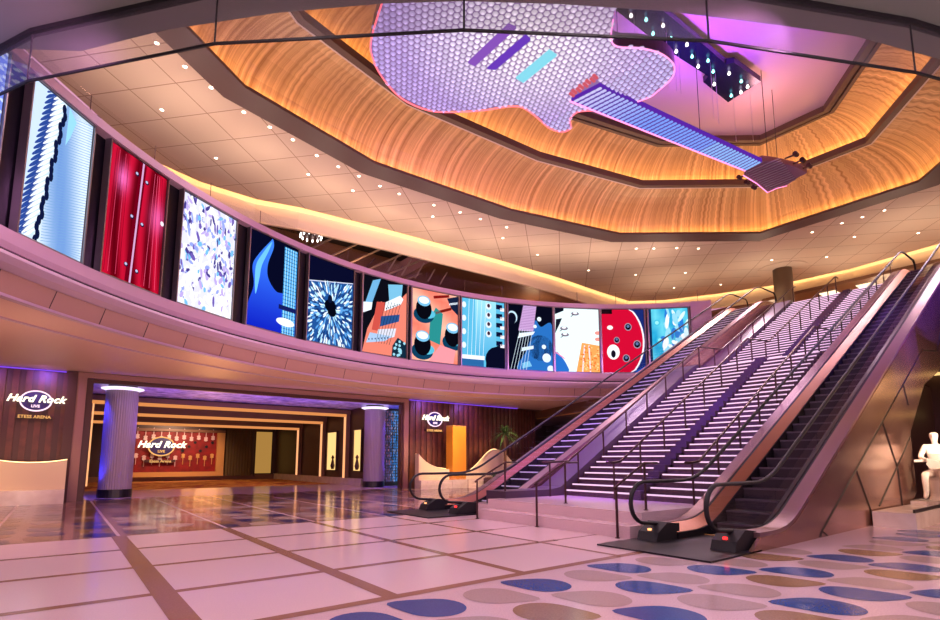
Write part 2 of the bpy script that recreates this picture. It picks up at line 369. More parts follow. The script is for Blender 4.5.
# outer soffit to the wall line
def wall_y(x): return 23.65 if x < 15.5 else (22.9 if x < 20 else 23.6)
n0 = len(AP)
for i in range(n0-1):
    A = []
    for k in (i, i+1):
        x = CX+18.9*AP[k][2]; y = CY+18.9*AP[k][3]
        dx, dy = AP[k][2], AP[k][3]; t = min((24.3-y)/dy if dy > .02 else 99, (30-x)/dx if dx > .02 else 99, (-14-x)/dx if dx < -.02 else 99); t = max(t, .01)
        A.append(((x, y, 4.73), (x+dx*t, y+dy*t, 4.62)))
    b.face([A[0][0], A[1][0], A[1][1], A[0][1]], M['soffit'])
struct(b.build('ceiling_lower_soffit', recalc=False), 'stepped tan soffit under the screen wall')
# screens ---------------------------------------------------------------
SA = [(152.0, 144.6), (142.54, 136.92), (135.08, 128.66), (126.63, 119.51), (117.46, 110.14), (108.4, 100.9), (99.23, 91.43), (90.47, 81.95), (81.26, 73.21), (72.52, 64.23), (63.79, 55.6), (55.16, 47.54), (46.75, 40.0)]
class Pic:
    def __init__(s, mb, A, B, z0, z1):
        s.mb = mb; s.A = Vector(A); s.B = Vector(B); s.z0 = z0; s.z1 = z1; s.l = 0
        dd = (s.B-s.A); s.w = dd.length; s.n = Vector((dd.y, -dd.x, 0)).normalized()
        if (Vector((CX, CY, 0))-s.A).dot(s.n) < 0: s.n = -s.n
    def P(s, u, v, j=0):
        u = min(1, max(0, u)); v = min(1, max(0, v))
        p = s.A+(s.B-s.A)*u+s.n*(.0025*s.l+j); return (p.x, p.y, s.z0+(s.z1-s.z0)*v)
    def up(s): s.l += 1
    def poly(s, pts, col, j=0):
        if isinstance(col[0], (tuple, list)): cc = [rgb(*c) for c in col]
        else: cc = rgb(*col)
        s.mb.face([s.P(u, v, j) for u, v in pts], M['screen'], cc)
    def rect(s, u0, v0, u1, v1, col): s.poly([(u0, v0), (u1, v0), (u1, v1), (u0, v1)], col)
    def ell(s, cu, cv, ru, rv, col, n=18, rot=0, j=0):
        if cu < 0 or cu > 1 or cv < 0 or cv > 1: pass
        pts = []
        for i in range(n):
            a = 2*PI*i/n; x = math.cos(a)*ru; y = math.sin(a)*rv
            pts.append((cu+x*math.cos(rot)-y*math.sin(rot), cv+x*math.sin(rot)+y*math.cos(rot)))
        s.poly(pts, col, j)
    def line(s, u0, v0, u1, v1, wd, col):
        dx, dy = u1-u0, v1-v0; L = math.hypot(dx, dy) or 1; nx, ny = -dy/L*wd/2, dx/L*wd/2
        s.poly([(u0-nx, v0-ny), (u1-nx, v1-ny), (u1+nx, v1+ny), (u0+nx, v0+ny)], col)
    def grid(s, u0, v0, u1, v1, nu, nv, f):
        for i in range(nu):
            for k in range(nv):
                q = [(u0+(u1-u0)*(i+a)/nu, v0+(v1-v0)*(k+c)/nv) for a, c in ((0, 0), (1, 0), (1, 1), (0, 1))]
                s.poly(q, [f(*t) for t in q])
rp = random.Random(11)
def mix(a, b_, t): t = min(1, max(0, t)); return tuple(a[i]+(b_[i]-a[i])*t for i in range(3))
def pic1(p):
    p.grid(0, 0, 1, 1, 6, 10, lambda u, v: mix((30, 40, 190), (120, 140, 240), u)); p.up()
    for k in range(28):
        for i in range(9): p.ell(.06+i*.11+(.055 if k % 2 else 0), .02+k*.036, .035, .011, (200, 215, 255), 8)
def pic2(p):
    p.grid(0, 0, 1, 1, 10, 14, lambda u, v: mix((110, 150, 215), (225, 240, 250), .5+.5*math.sin(u*7+v*2))); p.up()
    for k in range(60):
        v = k/60; p.line(.33, v*1.15-.1, 1, v*1.15, .004, (120, 165, 215))
    p.up(); p.poly([(0, 0), (.22, 0), (.52, 1), (0, 1)], (205, 225, 250)); p.up()
    for k in range(26):
        v = k/24; cu = .10+.26*v
        p.ell(cu-.06, v, .14, .016, (40, 70, 150), 12, rot=.5); p.ell(cu+.04, v+.02, .12, .012, (245, 250, 255), 12, rot=.5, j=.001)
    p.up()
    for k in range(22): v = k/22; p.ell(.24+.27*v+.02*math.sin(k*2), v, .035, .035, (14, 22, 60), 10, rot=-.3)
    p.poly([(.56, 1), (.70, .93), (.62, .8), (.55, .72)], (150, 215, 245))
def pic3(p):
    def f(u, v):
        w = .5+.5*math.sin(u*22+math.sin(v*3)*1.4); c = mix((92, 0, 14), (200, 16, 52), w)
        h = math.exp(-((u-.22)**2+(v-.78)**2)/.012)+.8*math.exp(-((u-.86)**2+(v-.62)**2)/.02); return mix(c, (245, 110, 190), h)
    p.grid(0, 0, 1, 1, 24, 24, f); p.up()
    p.line(.44, 0, .54, 1, .12, (110, 0, 24)); p.up(); p.line(.465, 0, .545, 1, .03, (215, 165, 210)); p.up()
    for v in (.13, .52, .88): p.ell(.37+.08*v, v, .036, .018, (30, 20, 50)); p.ell(.56+.07*v, v-.02, .036, .018, (30, 20, 50))
    p.up()
    for v in (.13, .52, .88): p.ell(.367+.08*v, v+.004, .022, .011, (190, 190, 230)); p.ell(.557+.07*v, v-.016, .022, .011, (190, 190, 230))
    for k in range(7): p.line(.66+.05*k, .02, .70+.035*k+.03*math.sin(k), .98, .006, (245, 90, 130) if k % 2 else (96, 0, 18))
    for k in range(5): p.line(.04+.06*k, .02, .08+.05*k, .98, .006, (235, 70, 110) if k % 2 else (96, 0, 18))
    p.ell(.96, .6, .035, .02, (250, 235, 250))
def pic4(p):
    p.grid(0, 0, 1, 1, 4, 8, lambda u, v: (228, 228, 250)); p.up()
    for k in range(520):
        u, v = rp.random(), rp.random(); c = rp.choice([(255, 255, 255), (255, 252, 255), (250, 245, 255), (250, 250, 255), (225, 222, 250), (150, 165, 240), (190, 170, 235), (120, 190, 240), (110, 90, 180), (70, 60, 140)])
        if v < .3 and rp.random() < .6: c = (252, 250, 255)
        p.ell(u, v, rp.uniform(.025, .06), rp.uniform(.013, .028), c, 7, rot=rp.uniform(0, 3), j=k*.000004)
def pic5(p):
    p.rect(0, 0, 1, 1, (6, 8, 34)); p.up()
    body = catmull([(0, 0), (.0, .2), (.10, .42), (.06, .62), (.16, .76), (.38, .95), (.44, .99), (.46, .90), (.36, .70), (.38, .55), (.55, .44), (.72, .44), (1, .42), (1, 0)], 6)
    p.poly([(min(1, max(0, u)), min(1, max(0, v))) for u, v in body], [mix((16, 34, 190), (60, 130, 255), v*1.2) for u, v in body]); p.up()
    ed = catmull([(.14, .34), (.12, .62), (.25, .80), (.42, .96), (.36, .84), (.24, .66), (.20, .5)], 6)
    p.poly(ed, (110, 195, 255)); p.up()
    p.rect(.70, 0, .99, .97, (70, 160, 225)); p.up()
    for k in range(24): p.line(.70, .02+k*.04, .99, .02+k*.04, .007, (20, 60, 130))
    for i in range(5): p.line(.73+i*.055, 0, .73+i*.055, .97, .012, (190, 240, 255))
    p.up(); p.ell(.78, .13, .2, .045, (245, 250, 255)); p.rect(.62, .26, 1, .31, (20, 26, 90))
def pic6(p):
    p.rect(0, 0, 1, 1, (8, 10, 40)); p.up(); p.poly([(0, 0), (1, 0), (1, .82), (0, .70)], (30, 80, 150)); p.up()
    p.line(0, .70, 1, .83, .012, (210, 215, 240))
    for k in range(420):
        u, v = rp.random(), rp.random()*.78
        if v > .68+.12*u: continue
        ang = math.atan2(v-.42, u-.5); c = rp.choice([(240, 250, 255), (180, 225, 250), (90, 160, 225), (20, 50, 110)])
        p.ell(u, v, .045, .014, c, 7, rot=ang, j=k*.000005)
    p.up(); p.ell(.48, .47, .13, .075, (4, 6, 20)); p.ell(.52, .40, .10, .06, (4, 6, 20), j=.001); p.ell(.47, .55, .05, .05, (10, 20, 50), j=.002)
def pic7(p):
    p.rect(0, 0, 1, 1, (12, 12, 22)); p.up()
    p.poly([(0, 0), (1, 0), (1, .9), (.62, .62), (.40, .70), (.1, .30)], (235, 130, 110)); p.poly([(.30, .68), (.50, .70), (.34, .3), (.2, .3)], (205, 80, 70), .001)
    p.poly([(0, .55), (.2, .95), (.38, 1), (.14, .55)], (110, 175, 220)); p.poly([(.55, .95), (.9, 1), (.86, .72), (.60, .62)], (120, 190, 225), .001); p.up()
    p.poly([(.48, .58), (.86, .72), (.92, .80), (.84, .84), (.5, .70)], (240, 248, 255)); p.poly([(0, .5), (.18, .56), (.2, .66), (0, .64)], (240, 248, 255))
    p.poly([(.38, .36), (.82, .48), (.84, .58), (.40, .50)], (40, 80, 140)); p.poly([(.3, .16), (.72, .26), (.76, .38), (.34, .32)], (220, 220, 235)); p.poly([(.08, .12), (.5, .18), (.66, .26), (.16, .26)], (170, 200, 235), .001)
    p.poly([(.66, 0), (1, 0), (1, .2), (.8, .26), (.68, .14)], (14, 40, 60)); p.up()
    for i in range(6): p.line(.30+i*.06, .14, .50+i*.07, .72, .008, (20, 20, 40))
    p.up()
    for q in range(14): p.ell(.7+.27*rp.random(), .02+.2*rp.random(), .03, .02, (150, 210, 230), 8)
    for q in range(7): p.ell(.52+q*.05, .62+q*.016, .012, .012, (20, 30, 60), 8); p.ell(.14+q*.07, .17+q*.01, .014, .012, (30, 60, 120), 8)
def pic8(p):
    p.grid(0, 0, 1, 1, 8, 8, lambda u, v: mix((236, 120, 100), (250, 195, 170), .5+.5*math.sin(u*5+v*9))); p.up()
    p.poly([(.35, .3), (.6, .25), (.66, .7), (.5, .78), (.38, .6)], (40, 140, 140)); p.line(.45, .92, .8, .98, .04, (130, 20, 20)); p.line(.5, .70, .85, .80, .04, (120, 24, 20)); p.up()
    for (u, v, s) in ((.24, .84, 1), (.22, .34, 1.05), (.88, .52, 1.05)):
        p.ell(u, v-.20*s, .22*s, .115*s, (12, 60, 90)); p.ell(u+.08, v-.17*s, .17*s, .07*s, (90, 190, 220), j=.001); p.ell(u, v-.11*s, .17*s, .15*s, (8, 8, 18), j=.002); p.ell(u, v, .14*s, .075*s, (120, 190, 230), j=.003); p.ell(u, v+.01, .11*s, .05*s, (245, 250, 255), j=.004)
    p.poly([(.75, .94), (1, 1), (1, .72), (.85, .8)], (20, 30, 60)); p.line(.8, .86, 1, .9, .03, (230, 240, 255)); p.up()
    p.poly([(.35, 0), (.9, 0), (.95, .2), (.6, .25)], (245, 150, 160))
def pic9(p):
    p.rect(0, 0, 1, 1, (90, 185, 225)); p.up(); p.grid(.3, .1, .8, 1, 4, 6, lambda u, v: mix((70, 165, 215), (160, 225, 245), v)); p.up()
    p.poly([(.55, 0), (1, 0), (1, .36), (.82, .33), (.64, .22), (.56, .1)], (8, 10, 34)); p.ell(.84, .12, .3, .2, (8, 10, 34)); p.rect(.0, .1, .52, .16, (240, 245, 255))
    p.rect(0, 0, .5, .1, (40, 100, 160)); p.up()
    for k in range(5): v = .93-k*.14; p.rect(.80, v-.035, .95, v+.035, (10, 14, 50)); p.rect(.9, v-.06, 1, v-.01, (245, 240, 250))
    for k in range(4): v = .92-k*.14; p.ell(.62, v, .07, .05, (225, 235, 250)); p.ell(.62, v+.01, .035, .03, (60, 30, 50), j=.001)
    for i in range(5): p.line(.12+i*.09, .13, .16+i*.10, 1, .009, (225, 245, 255))
    for k in range(4): p.ell(.04, .9-k*.2, .05, .045, (230, 240, 250))
def pic10(p):
    p.rect(0, 0, 1, 1, (6, 8, 26)); p.up()
    p.poly(catmull([(.55, .62), (.62, .78), (.74, .68), (1, .72), (1, 0), (.2, 0), (.4, .3)], 5), (40, 110, 190)); p.ell(.72, .35, .3, .2, (8, 14, 50)); p.ell(.08, .8, .12, .1, (190, 220, 245)); p.up()
    p.poly([(.22, .60), (.56, .60), (.64, 1), (.34, 1)], (205, 165, 215)); p.ell(.07, .78, .1, .09, (8, 10, 30)); p.up()
    for k in range(16): p.line(.22+.012*k*.6, .62+k*.025, .57+.004*k, .62+k*.025, .007, (150, 105, 170))
    p.poly([(.2, .48), (.55, .55), (.6, .60), (.24, .56)], (235, 245, 255)); p.poly([(.28, .28), (.56, .33), (.56, .38), (.3, .34)], (220, 235, 250)); p.poly([(.3, .02), (.52, .06), (.46, .14), (.3, .1)], (120, 190, 230)); p.up()
    for i in range(6): p.line(.04+i*.07, 0, .26+i*.055, .62, .009, (205, 225, 240))
    for (u, v, r) in ((.86, .2, .10), (.95, .03, .08), (.8, .37, .05), (.7, .8, .05), (.6, .68, .04)): p.ell(u, v, r, r*.7, (225, 240, 252))
def pic11(p):
    p.rect(0, 0, 1, 1, (232, 250, 252)); p.up()
    p.poly([(.46, 0), (1, 0), (1, .42), (.6, .46)], (245, 165, 90)); p.poly(catmull([(0, 0), (.28, 0), (.25, .1), (.14, .22), (0, .30)], 5), (40, 110, 200)); p.up()
    for k in range(60): p.ell(rp.uniform(.56, .98), rp.uniform(.02, .4), .02, .014, rp.choice([(255, 205, 140), (230, 120, 50)]), 7, j=k*.00001)
    for (u0, u1) in ((.60, .66), (.78, .76)): p.line(u0, 0, u1, .42, .03, (250, 225, 235))
    p.up(); p.poly([(0, .9), (.2, .96), (.2, 1), (0, 1)], (10, 14, 30)); p.poly([(0, .6), (.1, .74), (.16, .84), (.02, .82)], (20, 24, 40))
    for (u, v) in ((.22, .58), (.2, .68), (.46, .92)): p.ell(u, v, .09, .03, (120, 110, 130)); p.ell(u, v+.01, .05, .018, (245, 245, 250), j=.001); p.line(u-.1, v-.05, u, v, .012, (30, 30, 50))
    for v in (.52, .62): p.ell(.97, v, .07, .03, (245, 150, 140))
    p.line(.0, .30, .2, .2, .02, (235, 140, 190))
def pic12(p):
    p.rect(0, 0, 1, 1, (24, 40, 110)); p.up(); p.ell(.22, .5, .78, .66, (245, 240, 252), 40); p.up(); p.ell(.18, .5, .78, .65, (205, 10, 50), 40); p.up()
    p.rect(0, .93, .25, 1, (14, 8, 12)); p.ell(.08, .96, .1, .03, (30, 10, 20), j=.001)
    for (u, v, r) in ((.62, .72, .085), (.34, .51, .07), (.82, .44, .09), (.55, .22, .085)): p.ell(u, v, r, r*.72, (150, 140, 165)); p.ell(u, v, r*.78, r*.56, (10, 6, 16), j=.001); p.ell(u, v+.01, r*.4, r*.28, (90, 110, 160), j=.002)
    p.ell(.25, .32, .15, .12, (245, 245, 250)); p.ell(.25, .29, .055, .06, (20, 14, 30), j=.001); p.ell(.19, .71, .07, .035, (245, 240, 245)); p.poly([(.72, .0), (1, .1), (1, 0)], (30, 90, 190))
def pic13(p):
    p.grid(0, 0, 1, 1, 6, 8, lambda u, v: mix((20, 150, 205), (110, 215, 235), .5+.5*math.sin(u*9+v*7))); p.up(); p.rect(0, 0, .06, 1, (14, 40, 80))
    for k in range(46):
        u = rp.uniform(.35, 1); v = rp.uniform(.2, .98); p.ell(u, v, rp.uniform(.05, .14), rp.uniform(.03, .07), rp.choice([(245, 248, 252), (215, 240, 250), (150, 215, 240), (40, 120, 210)]), 12, rot=rp.uniform(0, 3), j=k*.0001)
    p.up()
    for (u, v) in ((.2, .78), (.26, .5), (.2, .2)): p.ell(u, v, .09, .05, (70, 190, 220)); p.ell(u, v, .05, .03, (150, 230, 240), j=.001)
PICS = [pic1, pic2, pic3, pic4, pic5, pic6, pic7, pic8, pic9, pic10, pic11, pic12, pic13]
SL = ['tall lit screen with a dotted blue weave, leftmost on the curved wall', 'tall screen showing pale blue denim beside a braided cord', 'tall screen showing crimson leather with a studded pale seam',
      'tall screen showing white fur speckled blue and violet', 'tall screen showing a glowing blue guitar body and its fretboard', 'screen showing pale blue gems around a black centre under a navy corner',
      'screen showing a salmon guitar with bridge and pickups', 'screen showing black control knobs on a salmon guitar', 'screen showing a sky blue headstock with tuning pegs',
      'screen showing a pinkish fretboard over a blue guitar body on black', 'screen showing a white guitar with an orange fretboard', 'screen showing a round crimson guitar body with knobs',
      'screen showing turquoise and white flower shapes, rightmost on the curved wall']
for k, ((a0, a1), pf) in enumerate(zip(SA, PICS)):
    r = 17.1
    A = Vector((CX+r*math.cos(math.radians(a0)), CY+r*math.sin(math.radians(a0)), 0)); B = Vector((CX+r*math.cos(math.radians(a1)), CY+r*math.sin(math.radians(a1)), 0))
    mid = (A+B)/2; t = empty('display_screen', (mid.x, mid.y, 6.0), SL[k], 'screen', 'screens on the curved wall')
    u = (B-A).normalized(); n = Vector((CX-mid.x, CY-mid.y, 0)).normalized()
    z0, z1 = 6.02, 9.46
    def bx(mb, u0, u1, d0, d1, zz0, zz1, mat):
        P = [A+u*u0+n*d0, A+u*u1+n*d0, A+u*u1+n*d1, A+u*u0+n*d1]; mb.prism([(p.x, p.y) for p in P], zz0, zz1, mat)
    L = (B-A).length
    b = MB(); bx(b, -.03, L+.03, -.14, -.02, z0-.03, z1+.03, M['black']); b.build('casing', t)
    b = MB()
    bw = .07 if k > 5 else .035
    for (u0, u1, q0, q1) in ((-bw, 0.0, z0-.05, z1+.05), (L, L+bw, z0-.05, z1+.05), (0, L, z0-.05, z0), (0, L, z1, z1+.05)): bx(b, u0, u1, -.16, .03, q0, q1, M['bezel'])
    b.build('bezel', t)
    b = MB(); P = Pic(b, A+u*.02-n*.015, B-u*.02-n*.015, z0+.02, z1-.02); pf(P); b.build('display_panel', t, recalc=False)
# glass rail on top of the ribbon
t = empty('glass_balustrade', (CX, CY+17.4, 9.72), 'low clear glass balustrade standing on top of the curved screen wall', 'balustrade')
for q in range(16):
    a0 = 150-q*7; b = MB(); b.sweep(arcN(a0, a0-6.9, 6), [(17.5, 9.72), (17.52, 9.72), (17.52, 10.5), (17.5, 10.5)], M['railglass']); b.build('glass_panel', t)
    a_ = math.radians(a0-6.95); b = MB(); b.tube([(CX+17.51*math.cos(a_), CY+17.51*math.sin(a_), 9.72), (CX+17.51*math.cos(a_), CY+17.51*math.sin(a_), 10.5)], .012, M['band'], 6); b.build('joint_strip', t)

# ------------------------------------------------------------------ ceilings
lipN = [(-.8, 12.6), (1.83, 14.74), (3.7, 16.18), (8.9, 17.5), (15.74, 17.12), (21.94, 15.61), (27.5, 11.12)]
lip = lipN+[(x, 15.9-y) for x, y in lipN[::-1]]
# lip is clockwise: left normal points outward
LP = normals(lip, True)
def offp(o): return [(x+nx*o, y+ny*o) for x, y, nx, ny in LP]
cz = 13.0
edge = [(-14, -14), (36.6, -14), (36.5, 5.5), (37.2, 10), (36.9, 13.8), (35.6, 17.4), (33.9, 20.6), (32.1, 22.3), (28.7, 22.25), (24.4, 22.05), (19.4, 22.1), (12.9, 22.45), (7.9, 22.9), (6.1, 23.35), (3.8, 23.25), (1.9, 22.6), (.6, 21.2), (-2, 18), (-14, 18)]
def holed(mb, outer, hole, z, mat):
    o = [Vector((x, y, 0)) for x, y in outer]; h = [Vector((x, y, 0)) for x, y in hole]
    allv = o+h; tris = tessellate_polygon([o, h])
    for tr in tris: mb.face([(allv[i].x, allv[i].y, z) for i in tr], mat)
b = MB(); holed(b, edge, offp(.95), cz, M['tiles']); struct(b.build('ceiling_tiled', recalc=False), 'beige tiled upper ceiling around the large recess')
b = MB(); b.sweep(LP, [(.95, 12.97), (0, 12.97), (0, 13.08), (.03, 13.08), (.03, 13.03), (.95, 13.03)], M['band'], True); struct(b.build('trim_1'), 'brown band around the ceiling recess')
def quarter(o0, z0, o1, z1, n=8):
    return [(o1+(o0-o1)*math.cos(PI/2*i/n), z0+(z1-z0)*math.sin(PI/2*i/n)) for i in range(n+1)]
def dens_closed(path, step):
    p = densify(path+[path[0]], step)[:-1]; return p
b = MB(); b.sweep(LP, quarter(.32, 13.03, -1.95, 14.55), M['cove'], True, False); struct(b.build('ceiling_lower_cove', recalc=False, smooth=False), 'gold ribbed lower cove of the ceiling recess')
b = MB(); b.sweep(LP, [(-1.95, 14.6), (-1.95, 14.45), (-2.05, 14.45), (-2.05, 14.38), (-2.3, 14.38), (-2.3, 14.66), (-2.25, 14.66), (-2.25, 14.6)], M['band'], True)
b.sweep(LP, [(-2.0, 14.45), (-2.06, 14.45), (-2.06, 14.37), (-2.0, 14.37)], M['white'], True); struct(b.build('trim_2'), 'thin molding between the two coves')
b = MB(); b.sweep(LP, quarter(-1.97, 14.6, -3.65, 15.6), M['cove'], True, False); struct(b.build('ceiling_upper_cove', recalc=False), 'gold ribbed upper cove of the ceiling recess')
b = MB(); b.sweep(LP, [(-3.6, 15.7), (-3.6, 15.52), (-3.75, 15.52), (-3.75, 15.58), (-3.85, 15.58), (-3.85, 15.5), (-4.05, 15.5), (-4.05, 15.8)], M['band'], True); struct(b.build('trim_3'), 'brown molding around the violet-lit ceiling')
b = MB(); b.face([(x, y, 15.75) for x, y in offp(-3.6)], M['lilac']); struct(b.build('ceiling_top', recalc=False), 'flat ceiling inside the recess')
for nm, o, z, lb in (('cove_light', .12, 13.04, 'hidden warm light strip along the lower gold ceiling cove'), ('cove_light', -2.16, 14.62, 'hidden warm light strip along the upper gold ceiling cove')):
    b = MB(); b.sweep(LP, [(o, z), (o+.05, z), (o+.05, z+.02), (o, z+.02)], M['e_cove'], True); tag(b.build(nm), lb, 'light strip')
# perimeter cove (open path, follow edge from east to west)
per = edge[1:17]
PP = normals(densify(per[:1]+per[1:], 1.2))
# left normal of this path points inward (counter-clockwise) -> outward is negative
b = MB(); b.sweep(PP, [(-.02, 13.0), (-.02, 13.04), (-.3, 13.4), (-.4, 13.4), (-.42, 12.15), (-.34, 12.15), (-.24, 12.9), (-.22, 13.3), (-.1, 13.3)][0:0] or [(-.30, 13.35), (-.26, 12.9), (-.34, 12.55), (-.46, 12.2), (-.46, 12.12), (-.6, 12.12), (-.6, 13.35)], M['leather'])
b.sweep(PP, [(.05, 13.35), (-.6, 13.35), (-.6, 13.4), (.05, 13.4)], M['white'])
struct(b.build('trim_perimeter_cove', smooth=False), 'cream lit fascia along the edge of the tiled ceiling')
b = MB(); b.sweep(PP, [(.02, 13.06), (-.04, 13.06), (-.04, 13.12), (.02, 13.12)], M['e_slot']); tag(b.build('cove_light'), 'hidden warm light strip along the cream fascia at the ceiling edge', 'light strip')
# near soffit, curved edge
se = [(CX+16.93*math.cos(math.radians(q)), CY+16.93*math.sin(math.radians(q))) for q in range(186, 144, -3)]+[(-.25, 11.46), (.9, 9.95), (2.36, 8.36), (3.7, 7.08), (4.72, 6.23), (6.02, 5.29), (7.53, 4.29), (9.38, 3.22), (10.69, 2.5), (12.63, 1.69), (16, .5), (24, -1.5), (24, -14), (-4.4, -14)]
b = MB(); b.prism(se, 9.0, 9.5, M['grey']); struct(b.build('ceiling_near_soffit'), 'grey lower ceiling with a curved edge')
gp = [(-1.52, 12.45), (-.94, 11.4), (1.45, 8.48), (4.42, 5.83), (7.6, 3.62), (11.05, 1.8), (15.5, .0)]
t = empty('glass_smoke_baffle', (4.42, 5.83, 9.0), 'smoky glass smoke baffle hanging from the grey ceiling edge', 'glass baffle')
GP = normals(gp)
for i in range(len(gp)-1):
    p, q = Vector(gp[i]), Vector(gp[i+1]); b = MB()
    dd = (q-p).normalized(); p2 = p+dd*.012; q2 = q-dd*.012
    b.prism([(p2.x, p2.y), (q2.x, q2.y), (q2.x+dd.y*.012, q2.y-dd.x*.012), (p2.x+dd.y*.012, p2.y-dd.x*.012)], 8.03, 8.96, M['baffle']); b.build('glass_panel', t)
b = MB(); b.sweep(GP, [(-.06, 9.0), (.06, 9.0), (.06, 8.92), (-.06, 8.92)], M['void']); b.build('top_channel', t)
b = MB(); b.sweep(GP, [(-.015, 8.0), (.015, 8.0), (.015, 8.04), (-.015, 8.04)], M['rubber']); b.build('edge_trim', t)
for x, y in gp[1:-1]:
    b = MB(); b.box(x-.012, x+.012, y-.012, y+.012, 8.0, 8.96, M['rubber']); b.build('joint_strip', t)

# ------------------------------------------------------------------ downlights
def downlight(x, y, z, r, label, group, first=[]):
    if not first:
        t = empty('recessed_downlight', (x, y, z), label, 'ceiling light', group)
        b = MB(); b.sweep([(x, y, math.cos(2*PI*i/14), math.sin(2*PI*i/14)) for i in range(14)], [(.055, z-.001), (.09, z-.001), (.09, z-.012), (.065, z-.012)], M['white'], True); b.build('trim_ring', t)
        b = MB(); b.lathe([(.055, z-.012), (.055, z-.004)], x, y, M['e_down'], 12); b.build('lamp', t); first.append(t); return t
    t = copy_tree(first[0]); t.location = (x, y, z); t['label'] = label; t['group'] = group
    return t
rim = [(1.27, 15.87), (2.06, 16.38), (2.87, 16.86), (4.0, 17.46), (4.94, 17.74), (5.83, 17.97), (6.9, 18.4), (7.87, 18.62), (8.83, 18.76), (9.89, 18.93), (10.87, 19.0), (12.64, 18.92), (14.0, 18.75), (15.19, 18.7), (16.8, 18.6), (24.21, 16.2), (24.96, 15.6), (25.9, 14.8), (26.9, 14.1), (29.5, 9.44), (29.5, 8.14), (29.5, 7.3), (29.5, 6.44)]
for x, y in rim: downlight(x, y, cz, .1, 'small recessed downlight in the row following the brown edge of the ceiling recess', 'downlights along the ceiling recess')
for x, y in [(1.82, 19.01), (3.9, 20.95), (7.14, 19.9), (9.15, 19.69+.3), (13.23, 19.9), (17.5, 19.28+.4), (20.55, 20.16), (24.79, 20.0), (27.75, 18.7), (29.87, 16.58), (31.94, 18.59), (33.79, 16.33), (31.88, 12.36), (33.87, 10.22), (31.86, 8.3), (33.9, 6.14)]:
    downlight(x, y, cz, .1, 'recessed downlight spaced out in the beige tiled ceiling field', 'downlights in the tiled ceiling')

# ------------------------------------------------------------------ lower walls, portal
def slat_wall(name, pts, z0, z1, label):
    b = MB(); dp = densify(pts, .17); PN = normals(dp)
    prof = []
    for i in range(len(PN)-1):
        x, y, nx, ny = PN[i]; x2, y2, _, _ = PN[i+1]; off = .05 if i % 2 else 0
        if i % 2:
            q = [(x, y), (x2, y2), (x2+nx*-.05, y2+ny*-.05), (x+nx*-.05, y+ny*-.05)]; b.prism(q, z0, z1, M['wood'])
    for a, c in zip(pts, pts[1:]):
        dd = Vector((c[0]-a[0], c[1]-a[1])).normalized(); n = Vector((-dd.y, dd.x))
        b.prism([a, c, (c[0]+n.x*.2, c[1]+n.y*.2), (a[0]+n.x*.2, a[1]+n.y*.2)], z0, z1, M['wood2'])
    return struct(b.build(name, recalc=True), label)
slat_wall('wall_left_slats', [(-14, 23.7), (.28, 23.7)], 0, 4.64, 'walnut slatted wall left of the entrance')
slat_wall('wall_right_slats', [(14.25, 23.7), (17.2, 23.6), (19.9, 23.6), (22, 23.85), (24.6, 24.6)], 0, 4.64, 'walnut slatted wall right of the entrance')
b = MB(); b.box(.05, .34, 23.45, 23.9, 0, 4.62, M['wood2']); b.box(.34, .62, 23.5, 23.9, 0, 4.62, M['jamb']); b.box(.62, .82, 23.6, 23.9, 0, 4.4, M['wood2'])
b.box(13.85, 13.98, 23.6, 23.85, 0, 4.4, M['wood2']); b.box(13.98, 14.25, 23.5, 23.85, 0, 4.62, M['jamb'])
b.box(.62, 13.98, 23.5, 23.85, 4.42, 4.62, M['jamb']); b.box(.82, 13.85, 23.6, 23.85, 4.28, 4.42, M['wood2'])
struct(b.build('door_1'), 'wide entrance portal framed in mauve brown and walnut')
b = MB(); b.box(-14, 30, 23.86, 24.5, 4.62, 9.3, M['darkbrown']); struct(b.build('wall_north_upper'))
for x0, x1, q in ((-14, .0, 0), (14.3, 22, 1)):
    b = MB(); b.box(x0, x1, 23.50, 23.58, 4.56, 4.6, M['e_purple']); tag(b.build('violet_light_strip'), ('violet light strip along the top of the slatted wall left of the entrance', 'violet light strip along the top of the slatted wall right of the entrance')[q], 'light strip', 'violet strips over the slatted walls')
